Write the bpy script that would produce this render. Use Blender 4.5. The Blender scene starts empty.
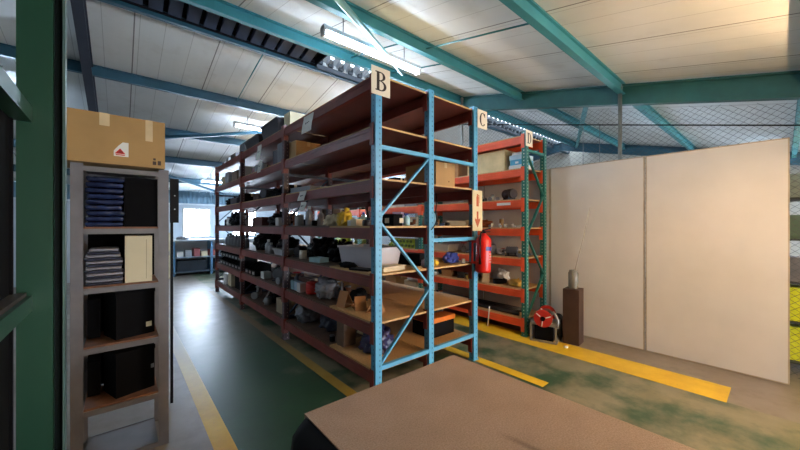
import bpy, bmesh, math, random
from mathutils import Vector, Matrix, noise
PI = math.pi
SC = bpy.context.scene
COL = SC.collection

# ------------------------------------------------------------------ materials
def lin(h):
    h = h.lstrip('#'); c = [int(h[i:i+2], 16)/255 for i in (0, 2, 4)]
    return tuple(((x/12.92) if x <= .04045 else ((x+.055)/1.055)**2.4) for x in c) + (1,)

class NT:
    def __init__(s, name):
        s.m = bpy.data.materials.new(name); s.m.use_nodes = True
        s.t = s.m.node_tree; s.b = s.t.nodes['Principled BSDF']; s.out = s.t.nodes['Material Output']
    def n(s, k, **kw):
        o = s.t.nodes.new(k)
        for a, v in kw.items(): setattr(o, a, v)
        return o
    def l(s, a, b): s.t.links.new(a, b)
    def math(s, op, a, b=None, c=None, clamp=False):
        o = s.n('ShaderNodeMath', operation=op, use_clamp=clamp)
        for i, v in enumerate((a, b, c)):
            if v is None: continue
            if isinstance(v, (int, float)): o.inputs[i].default_value = v
            else: s.l(v, o.inputs[i])
        return o.outputs[0]
    def mix(s, f, a, b):
        o = s.n('ShaderNodeMix', data_type='RGBA')
        for i, v in ((0, f), (6, a), (7, b)):
            if isinstance(v, (int, float)): o.inputs[i].default_value = v
            elif isinstance(v, tuple): o.inputs[i].default_value = v
            else: s.l(v, o.inputs[i])
        return o.outputs[2]
    def noise(s, vec, scale, detail=4, rough=.55):
        o = s.n('ShaderNodeTexNoise'); o.inputs['Scale'].default_value = scale
        o.inputs['Detail'].default_value = detail; o.inputs['Roughness'].default_value = rough
        s.l(vec, o.inputs['Vector']); return o.outputs['Fac']
    def ramp(s, f, p0, p1):
        o = s.n('ShaderNodeMapRange'); o.inputs[1].default_value = p0; o.inputs[2].default_value = p1
        o.clamp = True; s.l(f, o.inputs[0]); return o.outputs[0]
    def obj(s):
        c = s.n('ShaderNodeTexCoord').outputs['Object']
        x = s.n('ShaderNodeSeparateXYZ'); s.l(c, x.inputs[0]); return c, x.outputs
    def bump(s, h, strength=.3, dist=.01):
        b = s.n('ShaderNodeBump'); b.inputs['Strength'].default_value = strength
        b.inputs['Distance'].default_value = dist; s.l(h, b.inputs['Height']); s.l(b.outputs[0], s.b.inputs['Normal'])

MC = {}
def mat(hexc, rough=.5, metal=0, var=.18, scale=6, bump=0, bscale=80, spec=None, alpha=None, trans=0, name=None):
    key = (hexc, rough, metal, var, scale, bump, alpha, trans)
    if key in MC: return MC[key]
    n = NT(name or 'surface_' + hexc.strip('#')); c = lin(hexc)
    co, _ = n.obj()
    f = n.ramp(n.noise(co, scale), .3, .7)
    d = tuple(x*(1-var) for x in c[:3]) + (1,); e = tuple(min(1, x*(1+var*.6)) for x in c[:3]) + (1,)
    n.l(n.mix(f, d, e), n.b.inputs['Base Color'])
    n.b.inputs['Roughness'].default_value = rough; n.b.inputs['Metallic'].default_value = metal
    if max(c[:3]) < .012: n.b.inputs['Specular IOR Level'].default_value = .12
    if trans: n.b.inputs['Transmission Weight'].default_value = trans
    if alpha is not None: n.b.inputs['Alpha'].default_value = alpha
    if bump: n.bump(n.noise(co, bscale, 3), bump, .004)
    MC[key] = n.m; return n.m

def emit(hexc, strength, name):
    n = NT(name); n.b.inputs['Base Color'].default_value = lin(hexc)
    n.b.inputs['Emission Color'].default_value = lin(hexc); n.b.inputs['Emission Strength'].default_value = strength
    return n.m

def post_mat(name, hexc, holec, rough=.4):
    """painted steel upright with punched holes"""
    n = NT(name); co, x = n.obj()
    ax = n.math('ABSOLUTE', n.math('SUBTRACT', x[0], .012))
    ay = n.math('ABSOLUTE', x[1])
    m1 = n.math('MAXIMUM', n.math('LESS_THAN', ax, .0055), n.math('LESS_THAN', ay, .0055))
    fz = n.math('FRACT', n.math('DIVIDE', x[2], .05))
    m2 = n.math('LESS_THAN', n.math('ABSOLUTE', n.math('SUBTRACT', fz, .5)), .16)
    m = n.math('MULTIPLY', m1, m2)
    c = lin(hexc); f = n.ramp(n.noise(co, 9), .35, .7)
    base = n.mix(f, tuple(v*.82 for v in c[:3]) + (1,), c)
    scr = n.ramp(n.noise(co, 38, 5, .7), .66, .74)
    base = n.mix(n.math('MULTIPLY', scr, .5), base, lin('#5a544e'))
    n.l(n.mix(m, base, lin(holec)), n.b.inputs['Base Color'])
    n.b.inputs['Roughness'].default_value = rough
    return n.m

def board_mat():
    n = NT('chipboard'); co, x = n.obj()
    f = n.ramp(n.noise(co, 60, 5, .7), .35, .7); g = n.ramp(n.noise(co, 2.5), .4, .7)
    a = n.mix(f, lin('#b08a58'), lin('#d0aa74')); a = n.mix(n.math('MULTIPLY', g, .35), a, lin('#9a7448'))
    n.l(a, n.b.inputs['Base Color']); n.b.inputs['Roughness'].default_value = .6
    return n.m

def floor_mat():
    n = NT('painted_concrete_floor'); co, x = n.obj()
    X, Y = x[0], x[1]
    n1 = n.noise(co, .9, 6, .6); n2 = n.noise(co, 4.5, 6, .65); n3 = n.noise(co, 30, 4, .6)
    def band(v, a, b, s=.004):
        return n.math('MULTIPLY', n.ramp(v, a-s, a+s), n.math('SUBTRACT', 1, n.ramp(v, b-s, b+s)))
    conc = n.mix(n.ramp(n1, .3, .7), lin('#6d6359'), lin('#8a8178'))
    conc = n.mix(n.math('MULTIPLY', n.ramp(n2, .45, .75), .5), conc, lin('#5d5248'))
    green = n.mix(n.ramp(n2, .3, .7), lin('#22402c'), lin('#2d4f37'))
    worn = n.mix(n.ramp(n2, .3, .7), lin('#6a684e'), lin('#86806a'))
    # left aisle: sound paint, greyed far off to paint in window glare
    gl = n.math('MULTIPLY', band(X, .62, 1.61), n.math('SUBTRACT', 1, n.ramp(Y, 4.2, 7.5)))
    gl = n.math('MULTIPLY', gl, n.math('SUBTRACT', 1, n.math('MULTIPLY', n.ramp(n1, .60, .70), .45)))
    c = n.mix(gl, conc, green)
    # right aisle: worn paint
    gr = band(X, 1.72, 4.16, .01)
    w = n.ramp(n.math('ADD', n.math('MULTIPLY', n1, .35), n.math('MULTIPLY', n.noise(co, 2.1, 6, .62), .65)), .42, .55)
    gr2 = n.math('MULTIPLY', gr, n.ramp(Y, -2.6, -2.4))
    c = n.mix(gr2, c, n.mix(w, green, worn))
    c = n.mix(n.math('MULTIPLY', n.ramp(n3, .62, .8), .25), c, lin('#3d352e'))
    n.l(c, n.b.inputs['Base Color'])
    r = n.math('ADD', .27, n.math('MULTIPLY', n2, .22))
    n.l(r, n.b.inputs['Roughness'])
    n.bump(n.noise(co, 14, 4), .12, .004)
    return n.m

def line_mat(fade=None, c0='#c39a16', c1='#dfb92a', to='#8b8a80'):
    n = NT('yellow_line_paint'); co, x = n.obj()
    f = n.ramp(n.noise(co, 3, 6, .65), .3, .75); w = n.ramp(n.noise(co, 11, 6, .7), .62, .75)
    a = n.mix(f, lin(c0), lin(c1)); a = n.mix(n.math('MULTIPLY', w, .55), a, lin('#8a7a52'))
    if fade: a = n.mix(n.math('MULTIPLY', n.ramp(x[1], *fade), .85), a, lin(to))
    n.l(a, n.b.inputs['Base Color']); n.b.inputs['Roughness'].default_value = .42
    return n.m

def ceil_mat():
    n = NT('insulated_ceiling_board'); co, x = n.obj()
    u = n.math('DIVIDE', n.math('ADD', x[0], 9.635), .93)
    f = n.math('FRACT', u)
    def line(c, w): return n.math('LESS_THAN', n.math('ABSOLUTE', n.math('SUBTRACT', f, c)), w)
    dark = n.math('MAXIMUM', line(.5, .008), n.math('MULTIPLY', line(.56, .004), .5))
    faint = n.math('MAXIMUM', line(.17, .004), line(.84, .004))
    big = n.ramp(n.noise(co, .7, 4), .3, .7)
    base = n.mix(big, lin('#ccd3d6'), lin('#e0e5e6'))
    st = n.ramp(n.noise(co, 2.3, 6, .6), .55, .8)
    base = n.mix(n.math('MULTIPLY', st, .35), base, lin('#9a958a'))
    c = n.mix(n.math('MULTIPLY', dark, .75), base, lin('#3b4047'))
    c = n.mix(n.math('MULTIPLY', faint, .38), c, lin('#5b6066'))
    n.l(c, n.b.inputs['Base Color']); n.b.inputs['Roughness'].default_value = .55
    h = n.math('PINGPONG', n.math('MULTIPLY', u, 3), .5)
    n.bump(n.math('ADD', h, n.math('MULTIPLY', n.noise(co, 3), .8)), .25, .02)
    return n.m

def top_mat():
    n = NT('brown_textured_board'); co, x = n.obj()
    n1 = n.noise(co, 160, 3, .6); n2 = n.noise(co, 5, 4)
    a = n.mix(n.ramp(n1, .35, .65), lin('#998474'), lin('#b59f90')); a = n.mix(n.math('MULTIPLY', n.ramp(n2, .4, .7), .3), a, lin('#8a7464'))
    # dark scuff
    dx = n.math('ABSOLUTE', n.math('SUBTRACT', n.math('SUBTRACT', x[0], 1.13), n.math('MULTIPLY', n.math('SUBTRACT', x[1], .52), -.12)))
    s = n.math('MULTIPLY', n.math('SUBTRACT', 1, n.ramp(dx, .004, .022)), n.math('SUBTRACT', 1, n.ramp(n.math('ABSOLUTE', n.math('SUBTRACT', x[1], .52)), .1, .2)))
    a = n.mix(n.math('MULTIPLY', s, .4), a, lin('#3c2a22'))
    n.l(a, n.b.inputs['Base Color']); n.b.inputs['Roughness'].default_value = .8
    n.bump(n1, .5, .006)
    return n.m

# ------------------------------------------------------------------ mesh builder
class MB:
    def __init__(s): s.bm = bmesh.new()
    def box(s, x0, x1, y0, y1, z0, z1, mi=0, bottom=None):
        v = [s.bm.verts.new(p) for p in ((x0,y0,z0),(x1,y0,z0),(x1,y1,z0),(x0,y1,z0),(x0,y0,z1),(x1,y0,z1),(x1,y1,z1),(x0,y1,z1))]
        for k, f in enumerate(((3,2,1,0),(4,5,6,7),(0,1,5,4),(1,2,6,5),(2,3,7,6),(3,0,4,7))):
            fc = s.bm.faces.new([v[i] for i in f]); fc.material_index = bottom if (bottom is not None and k == 0) else mi
        return s
    def obox(s, c, sx, sy, sz, rot):
        """oriented box centred at c; rot = 3x3 matrix"""
        n = MB(); n.box(-sx/2, sx/2, -sy/2, sy/2, -sz/2, sz/2)
        bmesh.ops.transform(n.bm, matrix=Matrix.Translation(c) @ rot.to_4x4(), verts=n.bm.verts)
        s.merge(n); return s
    def merge(s, o):
        me = bpy.data.meshes.new('t'); o.bm.to_mesh(me); s.bm.from_mesh(me); bpy.data.meshes.remove(me); o.bm.free()
    def bar(s, p0, p1, w, h, up=(0,0,1)):
        p0, p1 = Vector(p0), Vector(p1); d = p1-p0; L = d.length; d.normalize()
        u = Vector(up); r = d.cross(u)
        if r.length < 1e-4: r = d.cross(Vector((1,0,0)))
        r.normalize(); u = r.cross(d)
        R = Matrix((d, r, u)).transposed()
        return s.obox((p0+p1)/2, L, w, h, R)
    def tube(s, pts, r, seg=8, closed=False, caps=True, mi=0):
        pts = [Vector(p) for p in pts]; n = len(pts); rings = []
        prev = None
        for i, p in enumerate(pts):
            a = pts[(i-1) % n] if (closed or i > 0) else p
            b = pts[(i+1) % n] if (closed or i < n-1) else p
            d = (b-a).normalized()
            if prev is None:
                u = d.orthogonal().normalized()
            else:
                u = (prev - d*prev.dot(d)); u = u.normalized() if u.length > 1e-5 else d.orthogonal().normalized()
            prev = u; w = d.cross(u)
            rr = r[i] if isinstance(r, (list, tuple)) else r
            rings.append([s.bm.verts.new(p + (u*math.cos(2*PI*k/seg) + w*math.sin(2*PI*k/seg))*rr) for k in range(seg)])
        m = n if closed else n-1
        for i in range(m):
            A, B = rings[i], rings[(i+1) % n]
            for k in range(seg):
                f = s.bm.faces.new((A[k], A[(k+1) % seg], B[(k+1) % seg], B[k])); f.smooth = seg > 5; f.material_index = mi
        if not closed and caps:
            s.bm.faces.new(list(reversed(rings[0]))).material_index = mi; s.bm.faces.new(rings[-1]).material_index = mi
        return s
    def lathe(s, prof, c=(0,0,0), seg=18):
        """prof: list of (r,z), spun about local z"""
        rings = []
        for r, z in prof:
            if r < 1e-5: rings.append([s.bm.verts.new((c[0], c[1], c[2]+z))])
            else: rings.append([s.bm.verts.new((c[0]+r*math.cos(2*PI*k/seg), c[1]+r*math.sin(2*PI*k/seg), c[2]+z)) for k in range(seg)])
        for A, B in zip(rings, rings[1:]):
            if len(A) == 1 and len(B) == 1: continue
            for k in range(seg):
                j = (k+1) % seg
                if len(A) == 1: f = s.bm.faces.new((A[0], B[j], B[k]))
                elif len(B) == 1: f = s.bm.faces.new((A[k], A[j], B[0]))
                else: f = s.bm.faces.new((A[k], A[j], B[j], B[k]))
                f.smooth = True
        return s
    def prism(s, poly, z0, z1, axis='z', smooth=False):
        """extruded polygon; axis z: (x,y); axis y: poly=(x,z) between y=z0..z1; axis x: poly=(y,z)"""
        def P(a, b, t):
            return {'z': (a, b, t), 'y': (a, t, b), 'x': (t, a, b)}[axis]
        A = [s.bm.verts.new(P(a, b, z0)) for a, b in poly]; B = [s.bm.verts.new(P(a, b, z1)) for a, b in poly]
        n = len(poly); s.bm.faces.new(A); s.bm.faces.new(list(reversed(B)))
        for i in range(n):
            f = s.bm.faces.new((A[i], B[i], B[(i+1) % n], A[(i+1) % n])); f.smooth = smooth
        return s
    def lump(s, c, rx, ry, h, seed=0, amp=.28, sub=3, freq=2.2, flat=.0, neck=False):
        n = MB(); bmesh.ops.create_icosphere(n.bm, subdivisions=sub, radius=1)
        o = Vector((seed*3.7, seed*1.3, seed*7.1))
        for v in n.bm.verts:
            p = v.co.copy()
            k = 1 + amp*noise.noise(p*freq + o) + amp*.55*noise.noise(p*freq*2.6 + o) + amp*.3*abs(noise.noise(p*freq*5 + o))
            q = p*k
            if neck and p.z > .80: q.z += .35*(p.z-.8)/.2; q.x *= .45; q.y *= .45
            z = max(q.z, -.62)
            v.co = Vector((q.x*rx, q.y*ry, (z+.62)/1.75*h))
        zmin = min(v.co.z for v in n.bm.verts)
        for v in n.bm.verts: v.co = v.co + Vector(c) - Vector((0,0,zmin))
        for f in n.bm.faces: f.smooth = True
        s.merge(n); return s
    def mesh(s, name, bevel=0, recalc=True):
        if bevel:
            es = [e for e in s.bm.edges if len(e.link_faces) == 2 and e.calc_face_angle(0) > .7]
            bmesh.ops.bevel(s.bm, geom=es, offset=bevel, segments=2, affect='EDGES', clamp_overlap=True)
        if recalc: bmesh.ops.recalc_face_normals(s.bm, faces=s.bm.faces)
        me = bpy.data.meshes.new(name); s.bm.to_mesh(me); s.bm.free(); return me

def put(name, me, m, parent=None, loc=(0,0,0), rz=0, **props):
    if isinstance(me, MB): me = me.mesh(name, props.pop('bevel', 0))
    props.pop('bevel', None)
    o = bpy.data.objects.new(name, me); COL.objects.link(o)
    if not me.materials:
        for x in (m if isinstance(m, (list, tuple)) else [m]): me.materials.append(x)
    if parent: o.parent = parent
    o.location = loc; o.rotation_euler = (0, 0, rz)
    for k, v in props.items(): o[k] = v
    return o

def thing(name, label, cat, loc=(0,0,0), rz=0, group=None, rot=None):
    o = bpy.data.objects.new(name, None); COL.objects.link(o); o.empty_display_size = .1
    o.location = loc; o.rotation_euler = rot if rot else (0, 0, rz)
    o['label'] = label; o['category'] = cat
    if group: o['group'] = group
    return o
def tag(o, label, cat, group=None):
    o['label'] = label; o['category'] = cat
    if group: o['group'] = group
    return o
def struct(name, mb, m, **k):
    o = put(name, mb, m, **k); o['kind'] = 'structure'; return o

# ------------------------------------------------------------------ palette
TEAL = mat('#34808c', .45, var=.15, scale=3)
TEAL_SHADED = mat('#215064', .5, var=.2, scale=3)  # same teal paint, darkened where the roof steel lies unlit
NAVY = mat('#20304a', .5)
RED = mat('#7e3228', .45, var=.22, scale=5)
ORANGE = mat('#e0562c', .42, var=.15, scale=5)
BLUEP = post_mat('light_blue_upright_paint', '#58a6cf', '#2a5a80')
NAVYP = post_mat('dark_upright_paint', '#4a3038', '#9a8480')
GREENP = post_mat('green_upright_paint', '#246e66', '#c9d6c4')
BLUEB = mat('#58a6cf', .4, var=.12)
GREENB = mat('#246e66', .42, var=.12)
BOARD = board_mat()
UNDER = mat('#6e3630', .5, var=.25, scale=3, name='brown_underside')  # separate brown for the bottom face of each board
KRAFT = mat('#b08a5a', .75, var=.12, scale=5)
KRAFT2 = mat('#a5764a', .75, var=.12, scale=5)
CREAM = mat('#d8caa8', .65, var=.08)
WHITE = mat('#d8d6d0', .5, var=.06)
PAPER = mat('#dcdad4', .7, var=.04)
BLACK = mat('#0c0c10', .5, var=.3)
BLACKM = mat('#08080b', .85, var=.3)
GREY = mat('#6e7076', .5, var=.2)
GREYL = mat('#a6a8ac', .5, var=.15)
STEEL = mat('#9a9ca0', .3, .85, var=.15)
GALV = mat('#8f9290', .42, .6, var=.25, scale=12)
DARKM = mat('#34343a', .4, .6, var=.3)
TAPE = mat('#c4ab80', .35, var=.08)
YEL = mat('#d9b62a', .45, var=.12)
REDP = mat('#c01f16', .35, var=.1)
BLUEO = mat('#2b3f9a', .45, var=.2)
CYAN = mat('#9cc6d2', .5, var=.1)
LIME = mat('#b6cf3e', .45, var=.12)

# ------------------------------------------------------------------ setting
NY0, RY, NZ0, NS, FS = -6.0, 4.6, 3.2, .235, .19        # roof: near slope rises to the ridge, far slope falls
WY = 12.8
X0, X1 = -3.0, 12.0
RZ = NZ0 + NS*RY
def roof(y): return NZ0 + NS*y if y <= RY else RZ - FS*(y-RY)

struct('floor', MB().box(X0, X1, NY0, WY, -.12, 0), floor_mat())
CM = ceil_mat()
b = MB()
def slab(y0, y1, x0=X0, x1=X1):
    z0, z1 = roof(y0), roof(y1)
    b.prism([(y0, z0), (y1, z1), (y1, z1+.06), (y0, z0+.06)], x0, x1, 'x')
slab(NY0, 4.22); slab(4.91, WY)
struct('ceiling', b, CM)

# far wall with three windows, corrugated band above
WIN = [(1.56, 2.33), (3.05, 3.85), (4.65, 5.45), (6.6, 7.4), (8.4, 9.2)]
WZ0, WZ1 = 1.24, 2.12
wallm = mat('#b9c3cc', .6, var=.08, scale=2)
b = MB(); xs = X0
for a, c in WIN:
    b.box(xs, a, WY, WY+.15, 0, 2.30); b.box(a, c, WY, WY+.15, 0, WZ0); b.box(a, c, WY, WY+.15, WZ1, 2.30); xs = c
b.box(xs, X1, WY, WY+.15, 0, 2.30)
struct('wall_far', b, wallm)
b = MB(); n = 150; w = (X1-X0)/n; pts = []
for i in range(n):
    x = X0+i*w
    for t, dy in ((0, 0), (.25, .035), (.5, .035), (.75, 0)): pts.append((x+t*w, WY-.03+dy))
pts += [(X1, WY-.03), (X1, WY+.12), (X0, WY+.12)]
b.prism(pts, 2.30, roof(WY), 'z')
struct('trim_1', b, mat('#6f8fa3', .5, var=.12))
struct('trim_2', MB().box(X0, X1, WY-.07, WY-.03, 2.26, 2.31), mat('#cfd8de', .5))
for i, (a, c) in enumerate(WIN):
    f = MB(); t = .05
    f.box(a-.02, c+.02, WY-.03, WY+.02, WZ0-.04, WZ0); f.box(a-.02, c+.02, WY-.03, WY+.02, WZ1, WZ1+.04)
    f.box(a-.02, a+t-.02, WY-.03, WY+.02, WZ0, WZ1); f.box(c-t+.02, c+.02, WY-.03, WY+.02, WZ0, WZ1)
    f.box((a+c)/2-.015, (a+c)/2+.015, WY, WY+.03, WZ0, WZ1)
    w_ = struct('window_%d' % (i+1), f, WHITE)
    put('pane', MB().box(a, c, WY+.05, WY+.06, WZ0, WZ1), emit('#dcebff', 24, 'daylit_pane_%d' % i), w_)
cw = mat('#a8aaa4', .65, var=.12, scale=1.5)
struct('wall_left', MB().prism([(NY0, 0), (WY, 0), (WY, roof(WY)), (RY, RZ), (NY0, roof(NY0))], X0-.15, X0, 'x'), cw)
struct('wall_right', MB().prism([(NY0, 0), (WY, 0), (WY, roof(WY)), (RY, RZ), (NY0, roof(NY0))], X1, X1+.15, 'x'), cw)
b = MB(); zz = roof(NY0)
b.box(X0, 2.0, NY0-.15, NY0, 0, zz); b.box(11, X1, NY0-.15, NY0, 0, zz)  # unseen wall, left open wide to let daylight fill the hall
struct('wall_near', b, cw)

# painted floor lines
LMS = [line_mat((3.0, 5.5)), line_mat((2.6, 5.0), '#a8822c', '#bd953a', '#6b5a48'), line_mat(), line_mat()]  # first line fades into painted floor glare, second is worn at distance
for i, (a, c, y0, y1) in enumerate([(.504, .635, NY0, 8.5), (1.605, 1.715, -2, 9.0), (3.17, 3.30, 1.54, 9.2), (4.15, 4.565, .33, 9.2)]):
    struct('trim_%d' % (i+3), MB().box(a, c, y0, y1, 0, .0015), LMS[i])

# ridge: purlins each side, corrugated cap, translucent ridge sheet
def purlin(y, x0=X0, x1=X1, d=.15, w=.06, m=TEAL, n=0):
    z = roof(y)
    b = MB()
    b.box(x0, x1, y-.008, y+.008, z-d, z-.005)                       # web
    b.box(x0, x1, y-w/2, y+w/2, z-d-.012, z-d); b.box(x0, x1, y-w/2, y+w/2, z-.03, z-.012)
    return b
labs = {-4.6: 'teal roof purlin closest to the open near wall', -3.05: 'teal roof purlin second from the open near wall', -1.5: 'teal roof purlin above the near end of the brown table', -.15: 'teal roof purlin crossing directly above the standing spot',
        1.42: 'teal roof purlin crossing above the white panels at upper right', 2.89: 'teal roof purlin just in front of the hanging tube light by sign B',
        4.20: 'deep teal roof purlin on the near side of the ridge', 4.93: 'shaded teal roof purlin on the far side of the ridge',
        6.48: 'shaded teal purlin, first one down the far roof slope', 8.2: 'shaded teal purlin, second one down the far roof slope',
        9.8: 'shaded teal purlin, third one down the far roof slope', 11.4: 'shaded teal purlin closest to the far window wall'}
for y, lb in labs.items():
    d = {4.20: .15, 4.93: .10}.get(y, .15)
    o = put('roof_purlin', purlin(y, d=d, w=.07), TEAL if y < 4.5 else TEAL_SHADED)
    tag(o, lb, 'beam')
# rafters
def rafter(x, m):
    b = MB()
    def run(y0, y1):
        for (dz0, dz1, hw) in ((-.05, -.03, .05), (-.28, -.05, .008), (-.30, -.28, .05)):
            z0, z1 = roof(y0), roof(y1)
            b.prism([(y0, z0+dz0), (y1, z1+dz0), (y1, z1+dz1), (y0, z0+dz1)], x-hw, x+hw, 'x')
        for yy in (y0+.05, (y0+y1)/2):
            z0 = roof(yy); b.box(x-.045, x+.045, yy, yy+.012, z0-.275, z0-.055)
    run(NY0, RY); run(RY, WY)
    return b
for x, lb, m in ((-.35, 'dark steel roof rafter sloping down behind the cardboard carton at left', mat('#2a3346', .5)),
              (5.2, 'deep teal roof rafter rising above the white panels and mesh', mat('#205a5e', .5)), (10.75, 'far teal roof rafter seen through the mesh', TEAL_SHADED)):
    tag(put('roof_rafter', rafter(x, m), m), lb, 'beam')
# corrugated cap (dark)
def corr(x0, x1, pitch, amp, y0, y1, zf, th=.004):
    b = MB(); n = int((x1-x0)/pitch)
    prof = []
    for i in range(n):
        x = x0+i*pitch
        prof += [(x, 0), (x+pitch*.28, 0), (x+pitch*.36, amp), (x+pitch*.92, amp)]
    prof.append((x0+n*pitch, 0))
    for ya, yb in ((y0, (y0+y1)/2), ((y0+y1)/2, y1)):
        A = [b.bm.verts.new((x, ya, zf(ya)+z)) for x, z in prof]; B = [b.bm.verts.new((x, yb, zf(yb)+z)) for x, z in prof]
        A2 = [b.bm.verts.new((x, ya, zf(ya)+z+th)) for x, z in prof]; B2 = [b.bm.verts.new((x, yb, zf(yb)+z+th)) for x, z in prof]
        for i in range(len(prof)-1):
            b.bm.faces.new((A[i], A[i+1], B[i+1], B[i])); b.bm.faces.new((A2[i], B2[i], B2[i+1], A2[i+1]))
    return b
zc = lambda y: RZ + .03 - .2*abs(y-RY)
b = MB()
for y0, y1 in ((4.12, RY), (RY, 5.04)):
    b.prism([(y0, zc(y0)), (y1, zc(y1)), (y1, zc(y1)+.02), (y0, zc(y0)+.02)], X0, 2.4, 'x')
for y_ in (4.12, 5.02): b.box(X0, 2.4, y_, y_+.02, RZ-.08, RZ+.03)
b.box(2.38, 2.4, 4.14, 5.02, RZ-.1, RZ+.05)
b.box(X0, 2.4, 4.895, 4.909, RZ-.12, RZ+.0)
struct('trim_7', b, mat('#11131b', .8))
b = MB()
for i in range(28):
    x = X0+.02+i*.19
    b.prism([(4.25, zc(4.25)-.07), (RY, zc(RY)-.07), (4.89, zc(4.89)-.07), (4.89, zc(4.89)), (RY, zc(RY)), (4.25, zc(4.25))], x, x+.135, 'x')
struct('trim_8', b, mat('#46526c', .5, var=.2))
nt = NT('translucent_ridge_sheet'); tr = nt.n('ShaderNodeBsdfTranslucent'); tr.inputs[0].default_value = (.16, .18, .2, 1)
df = nt.n('ShaderNodeBsdfDiffuse'); df.inputs[0].default_value = (.75, .8, .85, 1)
mx = nt.n('ShaderNodeMixShader'); mx.inputs[0].default_value = .35
nt.l(tr.outputs[0], mx.inputs[1]); nt.l(df.outputs[0], mx.inputs[2]); nt.l(mx.outputs[0], nt.out.inputs[0])
struct('trim_9', corr(2.4, X1, .19, .05, 4.14, 4.69, zc, .003), nt.m)
struct('trim_11', corr(2.4, X1, .19, .05, 4.75, 5.0, zc, .003), nt.m)
b = MB()
for i in range(50): b.box(2.42+i*.19, 2.42+i*.19+.08, 4.85, 4.89, RZ-.07, RZ+.03)
b.box(2.4, X1, 4.86, 4.88, RZ-.16, RZ-.085)
struct('trim_10', b, mat('#3a4450', .6))

# roof bracing
def brace(p0, p1, r, lb, m, name='roof_brace'):
    tag(put(name, MB().tube([p0, p1], r, 10), m), lb, 'brace')
def rz_(x, y, d): return (x, y, roof(y)-d)
brace(rz_(-.2, 1.42, .24), rz_(3.12, 3.60, .24), .032, 'pale teal pipe brace crossing above the hanging tube light', mat('#6fa0a2', .3, .3))
b = MB().bar(rz_(-.28, 8.86, .19), rz_(2.9, 6.88, .19), .06, .06)
tag(put('roof_brace', b, TEAL_SHADED), 'dark steel diagonal brace under the far roof slope left of the blue rack', 'brace')
b = MB().bar(rz_(-.28, 9.6, .19), rz_(2.6, 12.2, .19), .06, .06)
tag(put('roof_brace', b, TEAL_SHADED), 'dark steel diagonal brace near the far window wall', 'brace')
b = MB().bar(rz_(5.3, 1.9, .19), rz_(10.6, 4.1, .19), .07, .06)
tag(put('roof_brace', b, TEAL), 'teal diagonal roof brace seen through the mesh fence', 'brace')
for k, (x, y0, y1, lb) in enumerate([(2.62, 2.96, 4.3, 'thin sag rod between purlins above the tube light'), (3.4, 2.96, 4.3, 'thin sag rod between purlins right of the tube light'),
                    (2.9, 1.53, 2.9, 'thin sag rod between purlins at top centre'), (1.6, 4.9, 6.45, 'thin sag rod on the far slope left of the blue rack')]):
    brace(rz_(x, y0, .08), rz_(x, y1, .08), .009, lb, TEAL, 'sag_rod')

# fluorescent battens: three in view, the rest added out of sight for light
TUBE = emit('#d4e8ff', 85, 'cool_fluorescent_tube'); TUBEW = emit('#ffd09a', 150, 'unseen_warm_tube')
def batten(x, y, z, L, lb, warm=False, power=26, drop=True):
    t = thing('tube_light', lb, 'light', (x, y, z))
    hw_ = .018 if warm else .048; bd = MB().box(-L/2, L/2, -hw_, hw_, .024, .07); bd.box(-L/2, -L/2+.025, -.04, .04, -.035, .08); bd.box(L/2-.025, L/2, -.04, .04, -.035, .08)
    put('housing', bd, mat('#c9ccd0', .45, var=.05), t)
    for s in (-1, 1):
        put('tube', MB().tube([(-L/2+.03, s*.026, 0), (L/2-.03, s*.026, 0)], .014, 10), TUBEW if warm else TUBE, t)
        h = roof(y)-z-.005
        if drop: put('hanger', MB().tube([(s*L*.32, 0, .075), (s*L*.32, 0, h-.02)], .006, 6), GREY, t)
    return t
batten(2.35, 3.2, 3.66, 1.42, 'long lit tube light hanging just above sign B')
batten(2.4, 7.0, 3.56, 1.42, 'lit tube light above the far left end of the blue rack')
batten(2.45, 10.8, 2.85, 1.42, 'small lit tube light nearest the far window')
batten(4.0, 7.6, 3.45, 1.42, 'added tube light above the aisle behind the blue rack, farther one')  # added, hidden by the rack, to light the aisle
batten(4.0, 4.9, 3.88, 1.42, 'added tube light above the aisle behind the blue rack, nearer one')  # added behind the rack top to light row D
batten(7.7, 9.0, 3.2, 1.42, 'added tube light in the far bay behind the mesh fence')  # added out of sight to brighten the next bay
batten(-1.7, 7.0, 3.5, 1.42, 'added tube light left of the rafter on the far slope')  # added out of view to brighten the left side
batten(8.4, -1.2, 2.6, 1.42, 'added warm tube light beyond the mesh fence at right', warm=True)  # added outside the view for warm light from the right
batten(7.5, 2.6, 2.62, 1.42, 'added tube light hung low beyond the white panels')  # added and hung low behind the panels to light the ceiling there
batten(9.8, -.3, 2.75, 1.42, 'farther added tube light beyond the mesh fence at right')  # added out of view to brighten the ceiling past the fence
batten(3.4, -.42, 2.4, 1.42, 'unseen warm tube light hanging behind and right of the brown table', warm=True)  # unseen warm lamp, hung low and bare to light the right ceiling
batten(1.9, -3.4, 2.3, 1.42, 'added warm tube light hanging by the open near wall', warm=True)  # added behind the viewpoint as warm fill

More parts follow.
